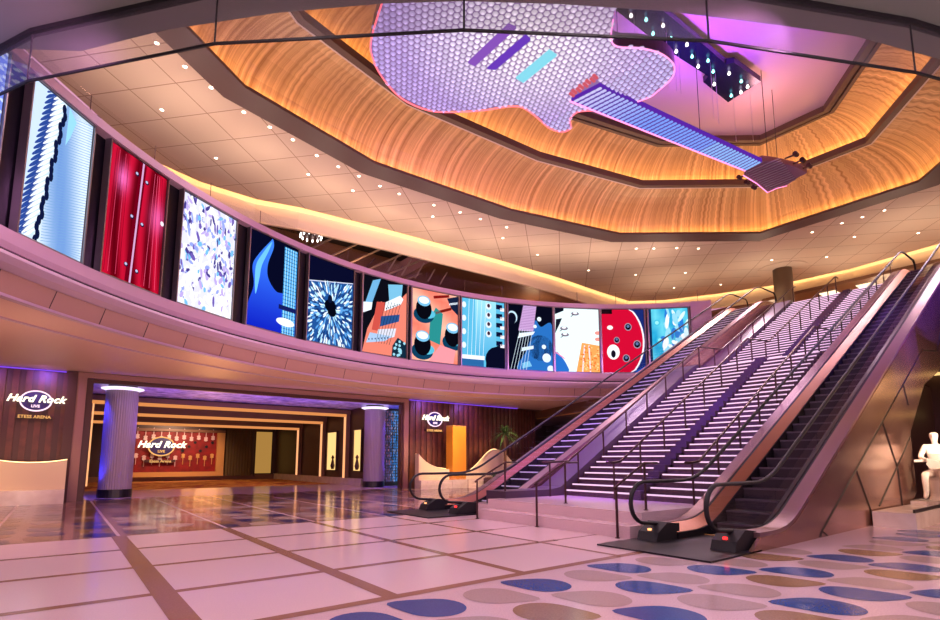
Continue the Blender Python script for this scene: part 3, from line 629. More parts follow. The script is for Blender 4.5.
# corridor
b = MB(); b.box(-3, 18, 23.86, 28.9, 4.42, 4.6, M['sparkle']); b.box(-3, 14.6, 28.9, 42.3, 4.3, 4.5, M['darkbrown']); struct(b.build('ceiling_corridor'))
b = MB(); b.box(13.45, 13.65, 27.0, 42.2, 0, 4.4, M['darkbrown']); b.box(13.35, 13.46, 27.0, 42.2, 0, .42, M['stone']); b.box(13.45, 18, 26.85, 27.0, 0, 4.42, M['darkbrown']); struct(b.build('wall_corridor_right'))
b = MB(); b.box(-3, 14, 42.2, 42.5, 0, 4.5, M['darkbrown']); b.box(-3, 13.4, 42.05, 42.2, 0, .35, M['brown']); struct(b.build('wall_corridor_back'))
b = MB(); b.box(-3.2, -3, 24, 42.5, 0, 4.5, M['darkbrown']); struct(b.build('wall_corridor_left'))
for q, (y, zt) in enumerate(((29, 4.12), (32.5, 3.88), (36.7, 3.68))):
    t = empty('lit_portal_frame', (6, y, 0), ('lit brown beam and post spanning the corridor nearest the entrance', 'second lit beam and post along the corridor', 'farthest lit beam and post before the red display')[q], 'portal frame', 'lit beams in the corridor')
    b = MB(); b.box(-2.9, 13.45, y-.25, y+.3, zt, 4.35, M['brown']); b.build('beam', t)
    b = MB(); b.box(-2.9, 13.2, y-.22, y-.02, zt-.15, zt, M['e_frame']); b.build('beam_light', t)
    b = MB(); b.box(13.22, 13.44, y-.2, y+.1, .42, zt, M['brown']); b.build('post', t)
    b = MB(); b.box(13.14, 13.22, y-.12, y, .42, zt-.1, M['e_jamb']); b.build('post_light', t)
    b = MB(); b.box(1.04, 1.1, y-.12, y, .3, zt, M['e_jamb']); b.box(.5, 1.02, y-.2, y+.2, 0, zt, M['brown']); b.build('left_post', t)
for q, (y0, y1) in enumerate(((30.4, 32.0), (27.0, 28.0))):
    if q == 1: y0, y1 = 29.35, 30.0
for q, (y0, y1, lb) in enumerate(((30.5, 31.9, 'gold lit display window in the corridor wall, between two glowing posts'), (27.15, 28.1, 'narrow gold lit display window close to the right fluted column'))):
    t = empty('display_window', (13.4, (y0+y1)/2, .9), lb, 'display window', 'gold windows in the corridor')
    b = MB(); b.box(13.4, 13.44, y0, y1, .85, 3.15, M['e_win']); b.build('lit_back', t)
    b = MB()
    for (ya, yb, za, zb) in ((y0-.06, y0, .8, 3.2), (y1, y1+.06, .8, 3.2), (y0, y1, .8, .85), (y0, y1, 3.15, 3.2)): b.box(13.34, 13.45, ya, yb, za, zb, M['wood2'])
    b.build('frame', t)
    b = MB(); b.lathe([(.08, 0.9), (.14, 1.1), (.05, 1.5), (.1, 1.6), (.02, 1.75)], 13.3, y0+.3, M['wood2'], 10); tag(b.build('ornament'), ('dark ornament in the gold display window between glowing posts', 'dark ornament in the gold window beside the fluted column')[q], 'ornament')
# red display with hanging guitars
t = empty('display_case', (6.4, 42, .5), 'long red lined display case with gold frame at the corridor end', 'display case')
b = MB(); b.box(3.4, 9.1, 42.0, 42.04, .62, 3.42, M['red']); b.build('red_lining', t)
b = MB(); b.box(2.9, 9.6, 41.7, 42.05, .3, .62, M['goldtrim']); b.box(9.1, 9.6, 41.7, 42.05, .62, 3.42, M['goldtrim']); b.box(2.9, 9.6, 41.7, 42.05, 3.42, 3.6, M['brown']); b.build('frame', t)
def mini_guitar(x, z, up, mat):
    b = MB(); s = 1 if up else -1
    body = catmull([(x-.12, z), (x-.09, z+s*.09), (x-.12, z+s*.2), (x, z+s*.27), (x+.12, z+s*.2), (x+.09, z+s*.09), (x+.12, z), (x, z-s*.06)], 3)
    b.prism(body, 41.9, 41.96, mat, 'y'); b.box(x-.02, x+.02, 41.9, 41.94, min(z-s*.05, z-s*.5), max(z-s*.05, z-s*.5), mat); return b
top, bot, midr = 'small pale guitar in the top row of the red display', 'small guitar hung neck down in the bottom row of the red display', 'small dark guitar body on the right half of the red display'
for i in range(12):
    x = 3.65+i*.47; tag(mini_guitar(x, 3.05+.1*(i % 2), False, M['fabricw']).build('hanging_guitar'), top, 'guitar', 'top row guitars in the red display')
    tag(mini_guitar(x, 1.5+.14*(i % 2), True, M['fabricw'] if i < 7 else M['goldtrim']).build('hanging_guitar'), bot, 'guitar', 'bottom row guitars in the red display')
for i in range(6):
    x = 6.9+i*.38; b = MB(); b.lathe([(.1, 0), (.1, .05)], 0, 0, M['dark'], 12); o = b.build('record_disc'); o.rotation_euler = (PI/2, 0, 0); o.location = (x, 41.97, 2.1+.3*(i % 3)); tag(o, 'small black disc on the right half of the red display', 'disc', 'black discs in the red display')
b = MB()
for i in range(9): b.lathe([(.14, .3), (.14, 4.2)], 9.85+i*.2, 41.9, M['olive'], 10)
tag(b.build('curtain'), 'olive full height curtain right of the red display', 'curtain')
b = MB(); b.box(11.85, 13.05, 41.9, 42.0, .45, 3.6, M['e_gold']); b.box(11.8, 11.85, 41.85, 42.02, .2, 3.6, M['wood2']); tag(b.build('glowing_niche'), 'dim gold lit niche on the corridor back wall beside the curtain', 'niche')
# right room beyond columns: bead curtain
b = MB(); b.box(17.8, 18, 24.3, 28.9, 0, 4.5, M['brown']); struct(b.build('wall_side_room'))
b = MB()
for i in range(46):
    x = 14.25+i*.03+random.uniform(-.01, .01); y = 26.4+random.uniform(-.15, .15)
    for k in range(26):
        z = .25+k*.155+random.uniform(-.03, .03); f = random.random(); c = (.10*f, .35*f+.05, 1.0*f+.15) if random.random() < .75+.0*i else (.7*f, .6*f, .9*f)
        if i < 22: c = (c[0]*.8+.12*f, c[1]*.35, c[2]*.35)
        b.prism([(x-.008, y), (x, y-.008), (x+.008, y), (x, y+.008)], z, z+.11, M['bead'], col=c)
tag(b.build('bead_curtain', recalc=False), 'shimmering blue bead curtain behind the right fluted column', 'bead curtain', None, 'stuff')
b = MB(); b.box(15.74, 15.78, 26.35, 26.45, .0, 4.42, em('cyan_strip', (.25, .75, 1), 3)); b.build('cyan_light_strip'); tag(bpy.data.objects['cyan_light_strip'], 'cyan light strip at the right edge of the bead curtain', 'light strip')
# columns
for (x, y, lb) in ((1.85, 25.15, 'fluted column with glowing ring at the left of the entrance, its left side lit blue'), (13.6, 26.0, 'fluted column with glowing ring at the right of the entrance')):
    t = empty('fluted_column', (x, y, 0), lb, 'column', 'fluted columns in the entrance')
    b = MB(); b.lathe([(.56, .32), (.56, 4.2)], x, y, M['columnskin'], 84, flute=.014); b.build('shaft', t)
    b = MB(); b.lathe([(.59, 0), (.59, .32)], x, y, M['black'], 32); b.build('base', t)
    b = MB(); b.lathe([(.60, 4.22), (.74, 4.27), (.74, 4.30), (.6, 4.33)], x, y, M['e_ring'], 32); b.build('ring_light', t)
    b = MB(); b.lathe([(.5, 4.34), (.5, 4.42)], x, y, M['dark'], 24); b.build('capital', t)

# ------------------------------------------------------------------ banquettes, planter, palm
def banquette(name, y, xs, top, base, label, D=.55):
    t = empty(name, (xs[0], y, 0), label, 'banquette')
    b = MB(); prof = [(x, top(x)) for x in xs]; b.prism([(xs[0], base)]+prof+[(xs[-1], base)], y, y+.35, M['leather'], 'y'); b.build('curved_back', t)
    b = MB(); b.box(xs[0], xs[-1], y-.25, y+.35, 0, base, M['stone']); b.build('stone_base', t)
    b = MB()
    for a, c in zip(prof, prof[1:]): b.face([(a[0], y+.30, a[1]+.012), (c[0], y+.30, c[1]+.012), (c[0], y+.30, c[1]+.045), (a[0], y+.30, a[1]+.045)], M['e_strip'])
    b.build('back_light', t)
    return t
banquette('banquette_seat', 22.6, [-6+.25*i for i in range(26)], lambda x: 1.34+.10*((x+.7)/.95)**2 if x > -1.8 else 1.34+.13*math.cos((x+1.8)*.9+.2), .47, 'cream banquette with a dipping curved top against the left slatted wall')
banquette('banquette_seat', 22.4, [14.2+.125*i for i in range(16)], lambda x: .9+.85*math.exp(-(x-14.2)/.75), .44, 'cream banquette sweeping down beside the gold pillar, left of it')
banquette('banquette_seat', 22.4, [17.15+.2*i for i in range(24)], lambda x: .62+1.42*math.exp(-((x-19.4)/1.35)**2), .44, 'cream humped banquette behind the palm, right of the gold pillar')
t = empty('gold_pillar', (16.6, 22.4, 0), 'tall square gold pillar between the two right banquettes', 'pillar')
b = MB(); b.box(16.15, 17.02, 22.2, 22.8, .44, 3.2, pm('gold_lacquer', rgb(232, 160, 60), .3, metal=.35)); b.build('shaft', t)
b = MB(); b.box(16.1, 17.07, 22.15, 22.85, 0, .44, M['stone']); b.build('base', t)
b = MB(); b.box(16.15, 17.02, 22.2, 22.8, 3.2, 3.26, M['goldtrim']); b.build('cap', t)
t = empty('planter_box', (19.4, 21.4, 0), 'low dark planter box below the humped banquette', 'planter')
b = MB(); b.box(17.8, 21.6, 21.0, 21.7, 0, .5, M['wood2']); b.build('box', t); b = MB(); b.box(17.85, 21.55, 21.05, 21.65, .5, .54, M['trunk']); b.build('soil', t)
t = empty('palm_plant', (19.0, 21.35, .54), 'tall palm with drooping green leaves in the dark planter', 'plant')
b = MB(); b.tube([(19, 21.35, .5), (19.03, 21.35, 1.6), (18.98, 21.35, 2.85)], [.09, .07, .06], M['trunk'], 8); b.build('trunk', t)
b = MB(); rl = random.Random(5)
for k in range(110):
    a = rl.uniform(0, 2*PI); el = rl.uniform(-.5, 1.4); L = rl.uniform(.7, 1.15); w = .045
    pts = []
    for i in range(5):
        s_ = i/4; pts.append(Vector((19+math.cos(a)*math.cos(el)*L*s_, 21.35+math.sin(a)*math.cos(el)*L*s_, 2.9+math.sin(el)*L*s_-.55*s_*s_*L)))
    for i in range(4):
        ww = w*(1-abs(i/4-.3)); w2 = w*(1-abs((i+1)/4-.3)) if i < 3 else .003; n = Vector((-math.sin(a), math.cos(a), 0))
        b.face([pts[i]-n*ww, pts[i]+n*ww, pts[i+1]+n*w2, pts[i+1]-n*w2], M['green'])
tag(b.build('leaves', t, recalc=False), None, None, None, 'stuff')
for q, x in enumerate((18.2, 20.1, 20.8)):
    b = MB()
    for k in range(40):
        a = rl.uniform(0, 2*PI); el = rl.uniform(.3, 1.4); L = rl.uniform(.25, .5); p = Vector((x, 21.35, .53)); dv = Vector((math.cos(a)*math.cos(el), math.sin(a)*math.cos(el), math.sin(el)))*L; n = Vector((-math.sin(a), math.cos(a), 0))*.03
        b.face([p-n*.3, p+n*.3, p+dv*.6+n, p+dv], M['green'])
    tag(b.build('leafy_shrub', recalc=False), ('low leafy shrub in the planter, left of the palm', 'low leafy shrub in the planter, first to the right of the palm', 'low leafy shrub at the right end of the planter')[q], 'plant', 'shrubs in the planter')

# ------------------------------------------------------------------ signs
def text_mesh(txt, size, shear=0, bold=0, ext=.03, mat=None, space=1.0):
    cu = bpy.data.curves.new('lettering', 'FONT'); cu.body = txt; cu.size = size; cu.shear = shear; cu.offset = bold; cu.extrude = ext; cu.align_x = 'CENTER'; cu.align_y = 'CENTER'; cu.space_character = space; cu.resolution_u = 3
    ob = bpy.data.objects.new('lettering', cu); C.objects.link(ob)
    bpy.context.view_layer.update(); dg = bpy.context.evaluated_depsgraph_get()
    me = bpy.data.meshes.new_from_object(ob.evaluated_get(dg)); bpy.data.objects.remove(ob)
    me.materials.clear(); me.materials.append(mat); return me
def sign(x, y, z, W, label, sub='ETESS ARENA', mats=('e_sign', 'e_signring', 'e_amber')):
    t = empty('venue_sign', (x, y, z), label, 'sign', 'entrance signs')
    s = W/1.6
    def add(nm, me, dx, dz, dy):
        o = bpy.data.objects.new(nm, me); C.objects.link(o); o.parent = t; o.rotation_euler = (PI/2, 0, 0); o.location = (dx, dy, dz); return o
    def ring(rx, rz, rx2, rz2, d0, d1, mat, nm):
        b = MB(); N = 36; pr = [(math.cos(2*PI*i/N), math.sin(2*PI*i/N)) for i in range(N)]
        if rx2 is None: b.prism([(x+c*rx, z+q*rz) for c, q in pr], y-d1, y-d0, mat, 'y')
        else:
            for i in range(N):
                c, q = pr[i]; c2, q2 = pr[(i+1) % N]
                o1, o2, i2, i1 = (x+c*rx, z+q*rz), (x+c2*rx, z+q2*rz), (x+c2*rx2, z+q2*rz2), (x+c*rx2, z+q*rz2)
                b.prism([o1, o2, i2, i1], y-d1, y-d0, mat, 'y')
        b.build(nm, t)
    ring(.42*s, .34*s, None, None, .02, .06, M['blueoval'], 'oval_plate')
    ring(.45*s, .37*s, .405*s, .325*s, .02, .09, M[mats[1]], 'oval_ring')
    add('name_lettering', text_mesh('Hard Rock', .34*s, .35, .009*s, .03, M[mats[0]], 1.06), 0, .06*s, -.12)
    add('live_lettering', text_mesh('LIVE', .13*s, 0, .004*s, .02, M[mats[1]]), 0, -.19*s, -.10)
    add('venue_lettering', text_mesh(sub, .15*s, 0, .002*s, .015, M[mats[2]]), 0, -.56*s, -.04)
    b = MB(); b.box(x-.5*s, x+.5*s, y-.02, y+.16, z-.6*s, z-.5*s, M['wood2']); b.box(x-.2*s, x+.2*s, y-.02, y+.16, z-.1*s, z+.1*s, M['wood2']); b.build('wall_bracket', t)
    return t
sign(-.76, 23.55, 3.48, 1.58, 'glowing Hard Rock LIVE sign on the slatted wall left of the entrance')
sign(15.85, 23.5, 3.62, 1.72, 'glowing Hard Rock LIVE sign on the slatted wall right of the entrance')
sign(5.55, 41.75, 2.38, 2.9, 'Hard Rock LIVE sign in front of the red guitar display', 'Etess Arena', ('e_sign', 'e_amber', 'e_amber'))

# ------------------------------------------------------------------ far lower right of the wood wall: header, doors
b = MB(); b.box(24.7, 32, 12, 30, 4.2, 4.7, M['brown']); b.prism([(21.2, 12.5), (24.6, 24.4), (25.2, 24.2), (21.8, 12.4)], 4.15, 4.75, M['brown']); struct(b.build('ceiling_passage'))
b = MB(); b.prism([(21.15, 12.5), (24.55, 24.4), (24.6, 24.38), (21.2, 12.48)], 4.1, 4.16, M['goldtrim']); struct(b.build('trim_4'))
b = MB(); b.box(31, 31.3, 10, 46, 0, 4.7, M['darkbrown']); b.box(24.7, 31, 29.8, 30, 0, 9.0, M['darkbrown']); b.box(24.4, 24.7, 24.7, 30, 0, 9.0, M['darkbrown']); struct(b.build('wall_passage'))
b = MB()
for q in range(12): b.box(30.9, 31, 14+q*1.1, 14.06+q*1.1, 0, 4.2, M['wood'])
struct(b.build('trim_passage'))
t = empty('glass_door', (27.5, 22, 0), 'dark framed glass door in the passage right of the slatted wall', 'door')
b = MB(); b.box(27, 27.1, 19.6, 19.75, 0, 4.2, M['wood2']); b.box(27, 27.1, 21.9, 22.05, 0, 4.2, M['wood2']); b.box(27, 27.1, 19.6, 22.05, 4.1, 4.2, M['wood2']); b.build('frame', t)
b = MB(); b.box(27.03, 27.06, 19.75, 21.9, .1, 4.1, M['glass']); b.build('glass_panel', t)
for q, (x, y, z) in enumerate([(26.2, 20.6, 2.4), (25.9, 19.7, 2.6), (26.1, 18.6, 2.9), (25.6, 17.6, 2.7), (26.3, 21.6, 2.2)]):
    b = MB(); b.lathe([(.015, 4.2), (.015, z+.16), (.12, z+.1), (.15, z), (.1, z-.12), (.03, z-.15)], x, y, M['e_lamp'], 10, ); tag(b.build('globe_lamp'), ('small glowing globe lamp hanging in the passage behind the left escalators'), 'lamp', 'globe lamps in the passage')

# ------------------------------------------------------------------ gallery behind the ribbon
b = MB(); b.box(-6, 17, 28.5, 28.8, 9.3, 17, M['brown']); b.box(17, 50, 28.5, 28.8, 9.3, 15, M['brown']); struct(b.build('wall_gallery_back'))
b = MB(); b.box(-6, 50, 24.5, 28.6, 9.1, 9.3, M['carpet']); b.box(28.9, 50, -10, 24.5, 9.0, 9.3, M['carpet']); b.box(27.6, 28.9, 14.6, 24.5, 9.0, 9.3, M['carpet']); struct(b.build('floor_upper'))
b = MB(); b.box(-6, 16.5, 23, 28.6, 14.2, 14.3, M['void']); b.box(16.5, 38, 23.0, 28.6, 12.9, 13.1, M['brown']); struct(b.build('ceiling_gallery'))
b = MB()
for q in range(9): b.tube([(-1+q*2, 28.4, 11.9), (.6+q*2, 28.4, 13.9)], .04, M['band'], 6)
struct(b.build('trim_gallery'))
t = empty('roof_truss', (13.5, 25.5, 12.5), 'pale steel roof truss in the dark gallery above the curved screens', 'truss')
for q in range(6):
    x = 9.5+q*1.35; b = MB(); b.tube([(x, 27.5, 12.6), (x+2.2, 24.2, 13.8)], .06, M['beam'], 6); b.build('diagonal_beam', t)
b = MB(); b.tube([(8, 27.4, 12.55), (18, 27.4, 12.55)], .07, M['beam'], 6); b.build('chord', t)
for q in range(5): b = MB(); b.tube([(14+q*.9, 25.6, 12.1), (14.5+q*.9, 25.4, 13.1)], .05, M['beam'], 6); b.build('strut', t)
t = empty('crystal_chandelier', (9.2, 24.9, 12.9), 'small sparkling chandelier in the gallery above the blue guitar screen', 'chandelier')
b = MB(); b.tube([(9.2, 24.9, 13.0), (9.2, 24.9, 14.2)], .02, M['dark'], 6); b.build('stem', t)
b = MB(); b.lathe([(.5, 12.72), (.55, 12.76), (.5, 12.8), (.05, 13.0)], 9.2, 24.9, M['bronze'], 16); b.build('hoop', t)
for q in range(12):
    a = 2*PI*q/12; b = MB(); x, y = 9.2+.52*math.cos(a), 24.9+.52*math.sin(a); b.lathe([(.02, 12.55), (.05, 12.62), (.02, 12.72)], x, y, M['e_bulbw'], 6); b.build('crystal', t)
t = empty('oval_ceiling_light', (21.7, 25.2, 12.9), 'softly glowing oval ceiling light in the gallery behind the screens', 'ceiling light')
b = MB(); b.lathe([(1.0, 12.84), (1.0, 12.9)], 0, 0, M['e_lamp'], 32); o = b.build('diffuser', t); o.scale = (1.6, .8, 1); o.location = (0, 0, -12.9)
b = MB(); b.lathe([(1.08, 12.82), (1.12, 12.9)], 0, 0, M['white'], 32); o = b.build('rim', t); o.scale = (1.6, .8, 1); o.location = (0, 0, -12.885)
# upper hall behind the stairs
b = MB(); b.box(36.9, 52, -14, 28.6, 12.1, 12.3, M['brown']); struct(b.build('ceiling_upper_hall'))
b = MB(); b.box(50, 50.3, -14, 28.6, 9, 13, M['brown']); struct(b.build('wall_upper_hall'))
for q, (x, y) in enumerate([(38.6, 11.6), (38.6, 9.6), (38.6, 7.6), (41.2, 12.2), (41.2, 9.2), (38.6, 14.4), (41.2, 15.6), (38.6, 5.4), (41.5, 6.2)]):
    b = MB(); b.box(x-.7, x+.7, y-.45, y+.45, 12.06, 12.1, M['e_panel']); tag(b.build('ceiling_light_panel'), 'bright flat light panel in the brown ceiling beyond the stair top', 'ceiling light', 'light panels beyond the stair top')
t = empty('round_column', (33.9, 12.6, 9.3), 'round grey-brown column standing at the top of the stairs', 'column')
b = MB(); b.lathe([(.52, 9.3), (.52, 12.96)], 33.9, 12.6, pm('grey_brown_plaster', rgb(112, 94, 74), .5), 28); b.build('shaft', t, smooth=True)
b = MB(); b.lathe([(1.35, 12.965), (1.35, 12.99), (1.3, 12.995)], 33.9, 12.6, M['tiles'], 36); b.build('ceiling_collar', t)

# ------------------------------------------------------------------ escalators
m_ = .527; X0 = 10.13; X1 = 27.7
def ssm(t, wd=.55): return 0 if t < -wd else (t if t > wd else (t+wd)**2/(4*wd))
def fz(x): return m_*(ssm(x-X0)-ssm(x-X1))
XS = [8.6+.0*i for i in range(1)]+[9.0+.12*i for i in range(20)]+[11.6+.8*i for i in range(20)]+[27.0+.12*i for i in range(14)]+[29.4]
def escalator(yc, hw, label, xs0, group):
    nose = M['esc_nose'] if xs0 == 0 else M['e_escnose']
    yL, yR = yc+hw, yc-hw
    t = empty('escalator', (8, yc, 0), label, 'escalator', group)
    for (y, nm) in ((yR, 'right'), (yL, 'left')):
        s = 1 if y == yL else -1
        pts = []
        N = 12
        pts.append((9.15, .27)); pts.append((8.75, .30))
        for i in range(N+1):
            a = -PI*.5-PI*i/N*1.0
            pts.append((8.33+.40*math.cos(a), .70+.36*math.sin(a)*(-1 if False else 1)))
        for x in [8.8+.2*i for i in range(5)]+[x for x in XS if x > 9.6]: pts.append((x, 1.06+fz(x)))
        for i in range(1, N): a = PI/2-PI*i/N; pts.append((29.4+.38*math.cos(a), 9.98+.38*math.sin(a)))
        b = MB(); b.tube([(x, y, z) for x, z in pts], .042, M['rubber'], 8, flat=.8); b.build('handrail', t, smooth=True)
        # glass panels
        rows = [8.05, 8.2, 8.4, 8.6, 8.8]+[x for x in XS if x >= 9.0]
        def gtop(x):
            if x < 8.33: return .70+.33*math.sqrt(max(0, 1-((8.33-x)/.37)**2))
            return 1.03+fz(x)
        def gbot(x):
            if x < 8.6: return .70-.33*math.sqrt(max(0, 1-((8.33-min(x, 8.33))/.37)**2)) if x < 8.33 else .36
            return .3+fz(x)
        cuts = [8.0, 10.4, 12.6, 14.8, 17, 19.2, 21.4, 23.6, 25.8, 29.5]
        for a0, a1 in zip(cuts, cuts[1:]):
            xs = [a0+.015]+[x for x in rows if a0+.05 < x < a1-.05]+[a1-.015]; b = MB()
            for x, x2 in zip(xs, xs[1:]):
                P = [(x, gbot(x)), (x2, gbot(x2)), (x2, gtop(x2)), (x, gtop(x))]
                b.face([(p, y, q) for p, q in P], M['glass'])
            b.build('glass_panel', t, recalc=False)
        # decks
        xs = [x for x in XS if x >= 9.0]
        b = MB(); o_ = y+s*.03; o2_ = y+s*.30; b.xzp(xs, fz, [(o_, .30), (o2_, .285), (o2_, .20), (o_, .20)], M['deck']); b.build('deck_cover', t)
        b = MB(); o_ = y-s*.03; o2_ = y-s*.21; b.xzp(xs, fz, [(o_, .30), (o2_, .15), (o2_, .10), (o_, .2)], M['deck_dark' if s < 0 else 'deck_warm_sheen']); b.build('deck_cover', t)  # left inner deck tinted orange-bronze to paint in a warm reflection
        b = MB(); b.xz(xs, fz, y-.03, y+.03, .2, .29, M['rubber']); b.build('glass_channel', t)
        b = MB(); yi = y-s*.22; b.xz(xs, fz, yi-.012, yi+.012, -.35, .14, M['dark']); b.build('skirt_panel', t)
        # newel entry housing
        b = MB(); b.prism([(8.35, .03), (8.42, .18), (8.72, .34), (9.1, .3), (9.1, .03)], y-.2, y+.2, M['rubber'], 'y'); b.build('entry_housing', t)
        b = MB(); b.box(8.44, 8.48, y-.03, y+.03, .2, .235, M['e_red' if nm == 'right' else 'e_orange']); b.build('entry_light', t)
    yi0, yi1 = yR+.24, yL-.24
    b = MB(); b.box(7.38, 9.0, yR-.32, yL+.32, .004, .03, M['dark']); b.box(9.0, 9.9, yi0, yi1, .0, .03, M['esc_step']); b.build('floor_plate', t)
    b = MB(); b.box(9.9, 9.93, yi0, yi1, .02, .045, M['goldtrim']); b.build('comb_edge', t)
    b = MB(); b.box(27.9, 30, yR-.3, yL+.3, 9.28, 9.33, M['dark']); b.build('upper_plate', t)
    proto = None; k = 0; x = 9.95
    while x < 27.8:
        z = max(.0, .2108*round(fz(x+.2)/.2108))+.02
        if proto is None:
            b = MB(); b.box(x, x+.4, yi0+.02, yi1-.02, z-.25+.24, z, M['esc_step']); b.box(x-.012, x+.03, yi0+.02, yi1-.02, z-.012, z+.004, M['esc_nose'])
            proto = b.build('step', t, origin=(x, yc, z)); 
            b = MB(); b.box(x, x+.4, yi0+.02, yi1-.02, z-.24, z, M['esc_step']); b.box(x-.012, x+.02, yi0+.02, yi1-.02, z-.03, z+.004, nose)
            full = b.build('step', t, origin=(x, yc, z)); bpy.data.objects.remove(proto); proto = full; tpl = full
            tpl.location = (x-8, 0, z)
        else:
            c = tpl.copy(); C.objects.link(c); c.location = (x-8, 0, z)
        x += .4
    # truss
    b = MB(); b.xz([9.0]+[x for x in XS if x > 9.1], fz, yR-.3, yL+.3, -.62, -.4, M['dark']); 
    b.build('truss', t)
    return t
e1 = escalator(4.95, .68, 'right escalator with dark steps and champagne metal side, nearest the camera', 0, 'escalators beside the stairs')
e2 = escalator(12.22, .73, 'left escalator with white-edged steps, beyond the stairs', 1, 'escalators beside the stairs')
# cladding of the near escalator (right side) with seams
yq = 3.95
b = MB()
xs = [7.9+.0, 9.0]+[x for x in XS if x > 9.05]
top = [(x, fz(x)+.22) for x in xs if x >= 9.0]
low = [(8.6, 0), (17.75, 0), (17.75, 0.3), (18.35, .6), (18.35, 2.2), (20.4, 3.7), (22.4, 4.3), (29.4, 7.4)]
b.prism([(9.0, .22)]+top[1:]+low[::-1], yq, yq+.06, M['champagne'], 'y')
def seam(pts):
    for p, q in zip(pts, pts[1:]): b.tube([(p[0], yq-.002, p[1]), (q[0], yq-.002, q[1])], .02, M['seam'], 4)
seam([(11.4, .02), (11.52, .12), (20.59, 4.78)]); seam([(11.52, .12), (11.75, .02)]); seam([(13.72, 1.22), (14.41, .35), (14.5, 0.02)]); seam([(15.91, 2.36), (16.78, 1.27), (16.9, .1)]); seam([(18.09, 3.52), (18.38, 2.95)]); seam([(18.3, 2.1), (16.81, 1.30), (15.07, .4)]); seam([(20.59, 4.78), (22.5, 5.0), (24.4, 6.7)])
b.build('side_cladding', e1)
b = MB(); top2 = [(x, fz(x)+.22) for x in xs if x >= 9.0]
b.prism([(9.0, .0)]+[(9.0, .22)]+top2[1:]+[(29.4, 8.9), (27.8, 8.2), (10.9, .0)], 11.17, 11.23, M['champagne'], 'y'); b.build('side_cladding', e2)
b = MB(); b.prism([(9.0, .0)]+[(9.0, .22)]+top2[1:]+[(29.4, 8.9), (27.8, 8.2), (10.9, .0)], 5.9, 5.95, M['champagne'], 'y'); b.build('side_cladding', e1)
b = MB(); b.prism([(9.0, .0)]+[(9.0, .22)]+top2[1:]+[(29.4, 8.9), (27.8, 8.2), (10.9, .0)], 13.2, 13.25, M['champagne'], 'y'); b.build('side_cladding', e2)

# ------------------------------------------------------------------ stairs
t = empty('staircase', (8.8, 8.2, 0), 'wide stone staircase with glowing step edges between the escalators', 'stairs')
b = MB(); b.prism([(8.42, 0), (9.0, 0), (9.0, 0)][0:0] or [(8.42, 6.02), (8.42, 10.55), (12.2, 10.55), (12.2, 6.02)], 0, .23, M['cream']); b.prism([(8.8, 6.02), (8.8, 10.55), (12.2, 10.55), (12.2, 6.02)], .23, .46, M['cream']); b.build('landing', t)
b = MB(); b.box(8.9, 11.2, 10.55, 11.1, 0, .3, M['cream']); b.build('side_plinth', t)
flights = [(11.45, .46, 28, .2775, 4.9), (20.75, 4.9, 28, .29, 9.3)]
def sz(x):
    if x < 11.45: return .46
    if x < 19.2: return .46+(x-11.45)/.2775*.15857
    if x < 20.75: return 4.9
    return min(9.3, 4.9+(x-20.75)/.29*.15714)
cnt = 0
for (xs_, z0, n, td, z1) in flights:
    rs = (z1-z0)/n
    for (ya, yb) in ((8.1, 10.32), (6.08, 7.78)):
        first = None
        for i in range(n):
            x = xs_+td*i; z = z0+rs*(i+1)
            if first is None:
                b = MB(); b.box(x, x+td+.02, ya, yb, z-rs-.14, z, M['step']); first = b.build('step', t, origin=(x, ya, z))
                b = MB(); b.box(x-.018, x+.04, ya+.06, yb-.06, z-.032, z+.004, M['e_nose']); nz = b.build('edge_light', first)
            else:
                c = first.copy(); C.objects.link(c); c.location = (x-8.8, ya-8.2, z); c2 = nz.copy(); C.objects.link(c2); c2.parent = c
b = MB(); b.box(19.2, 20.8, 6.08, 10.32, 4.62, 4.9, M['step']); b.build('mid_landing', t)
b = MB()
for (xs_, z0, n, td, z1) in flights:
    rs = (z1-z0)/n
    for i in range(n): x = xs_+td*i; z = z0+rs*(i+1); b.box(x-.08, x+td+.02, 7.78, 8.1, z-rs-.3, z+.07, M['stepside'])
b.box(19.2, 20.8, 7.78, 8.1, 4.6, 4.97, M['stepside']); b.build('centre_curb', t)
b = MB(); b.xz([9.2, 10.9, 11.3]+[11.6+.5*i for i in range(35)]+[29.0], lambda x: sz(x+.25) if x > 11.2 else .46, 10.32, 11.1, -.35, .18, M['stepside']); b.build('stringer', t)
b = MB(); b.box(11.3, 29, 6.0, 6.08, 0, .4, M['stepside']); b.build('plinth_edge', t)
b = MB(); b.prism([(11.6, .0), (29.0, 8.9), (29.0, 9.3), (28.9, 9.3)][0:0] or [(11.5, 0), (11.5, .3), (19.3, 4.5), (20.8, 4.5), (29, 9.1), (29, 0)], 6.2, 10.3, M['dark'], 'y'); b.build('underside', t)
struct(MB().build('x')) if False else None

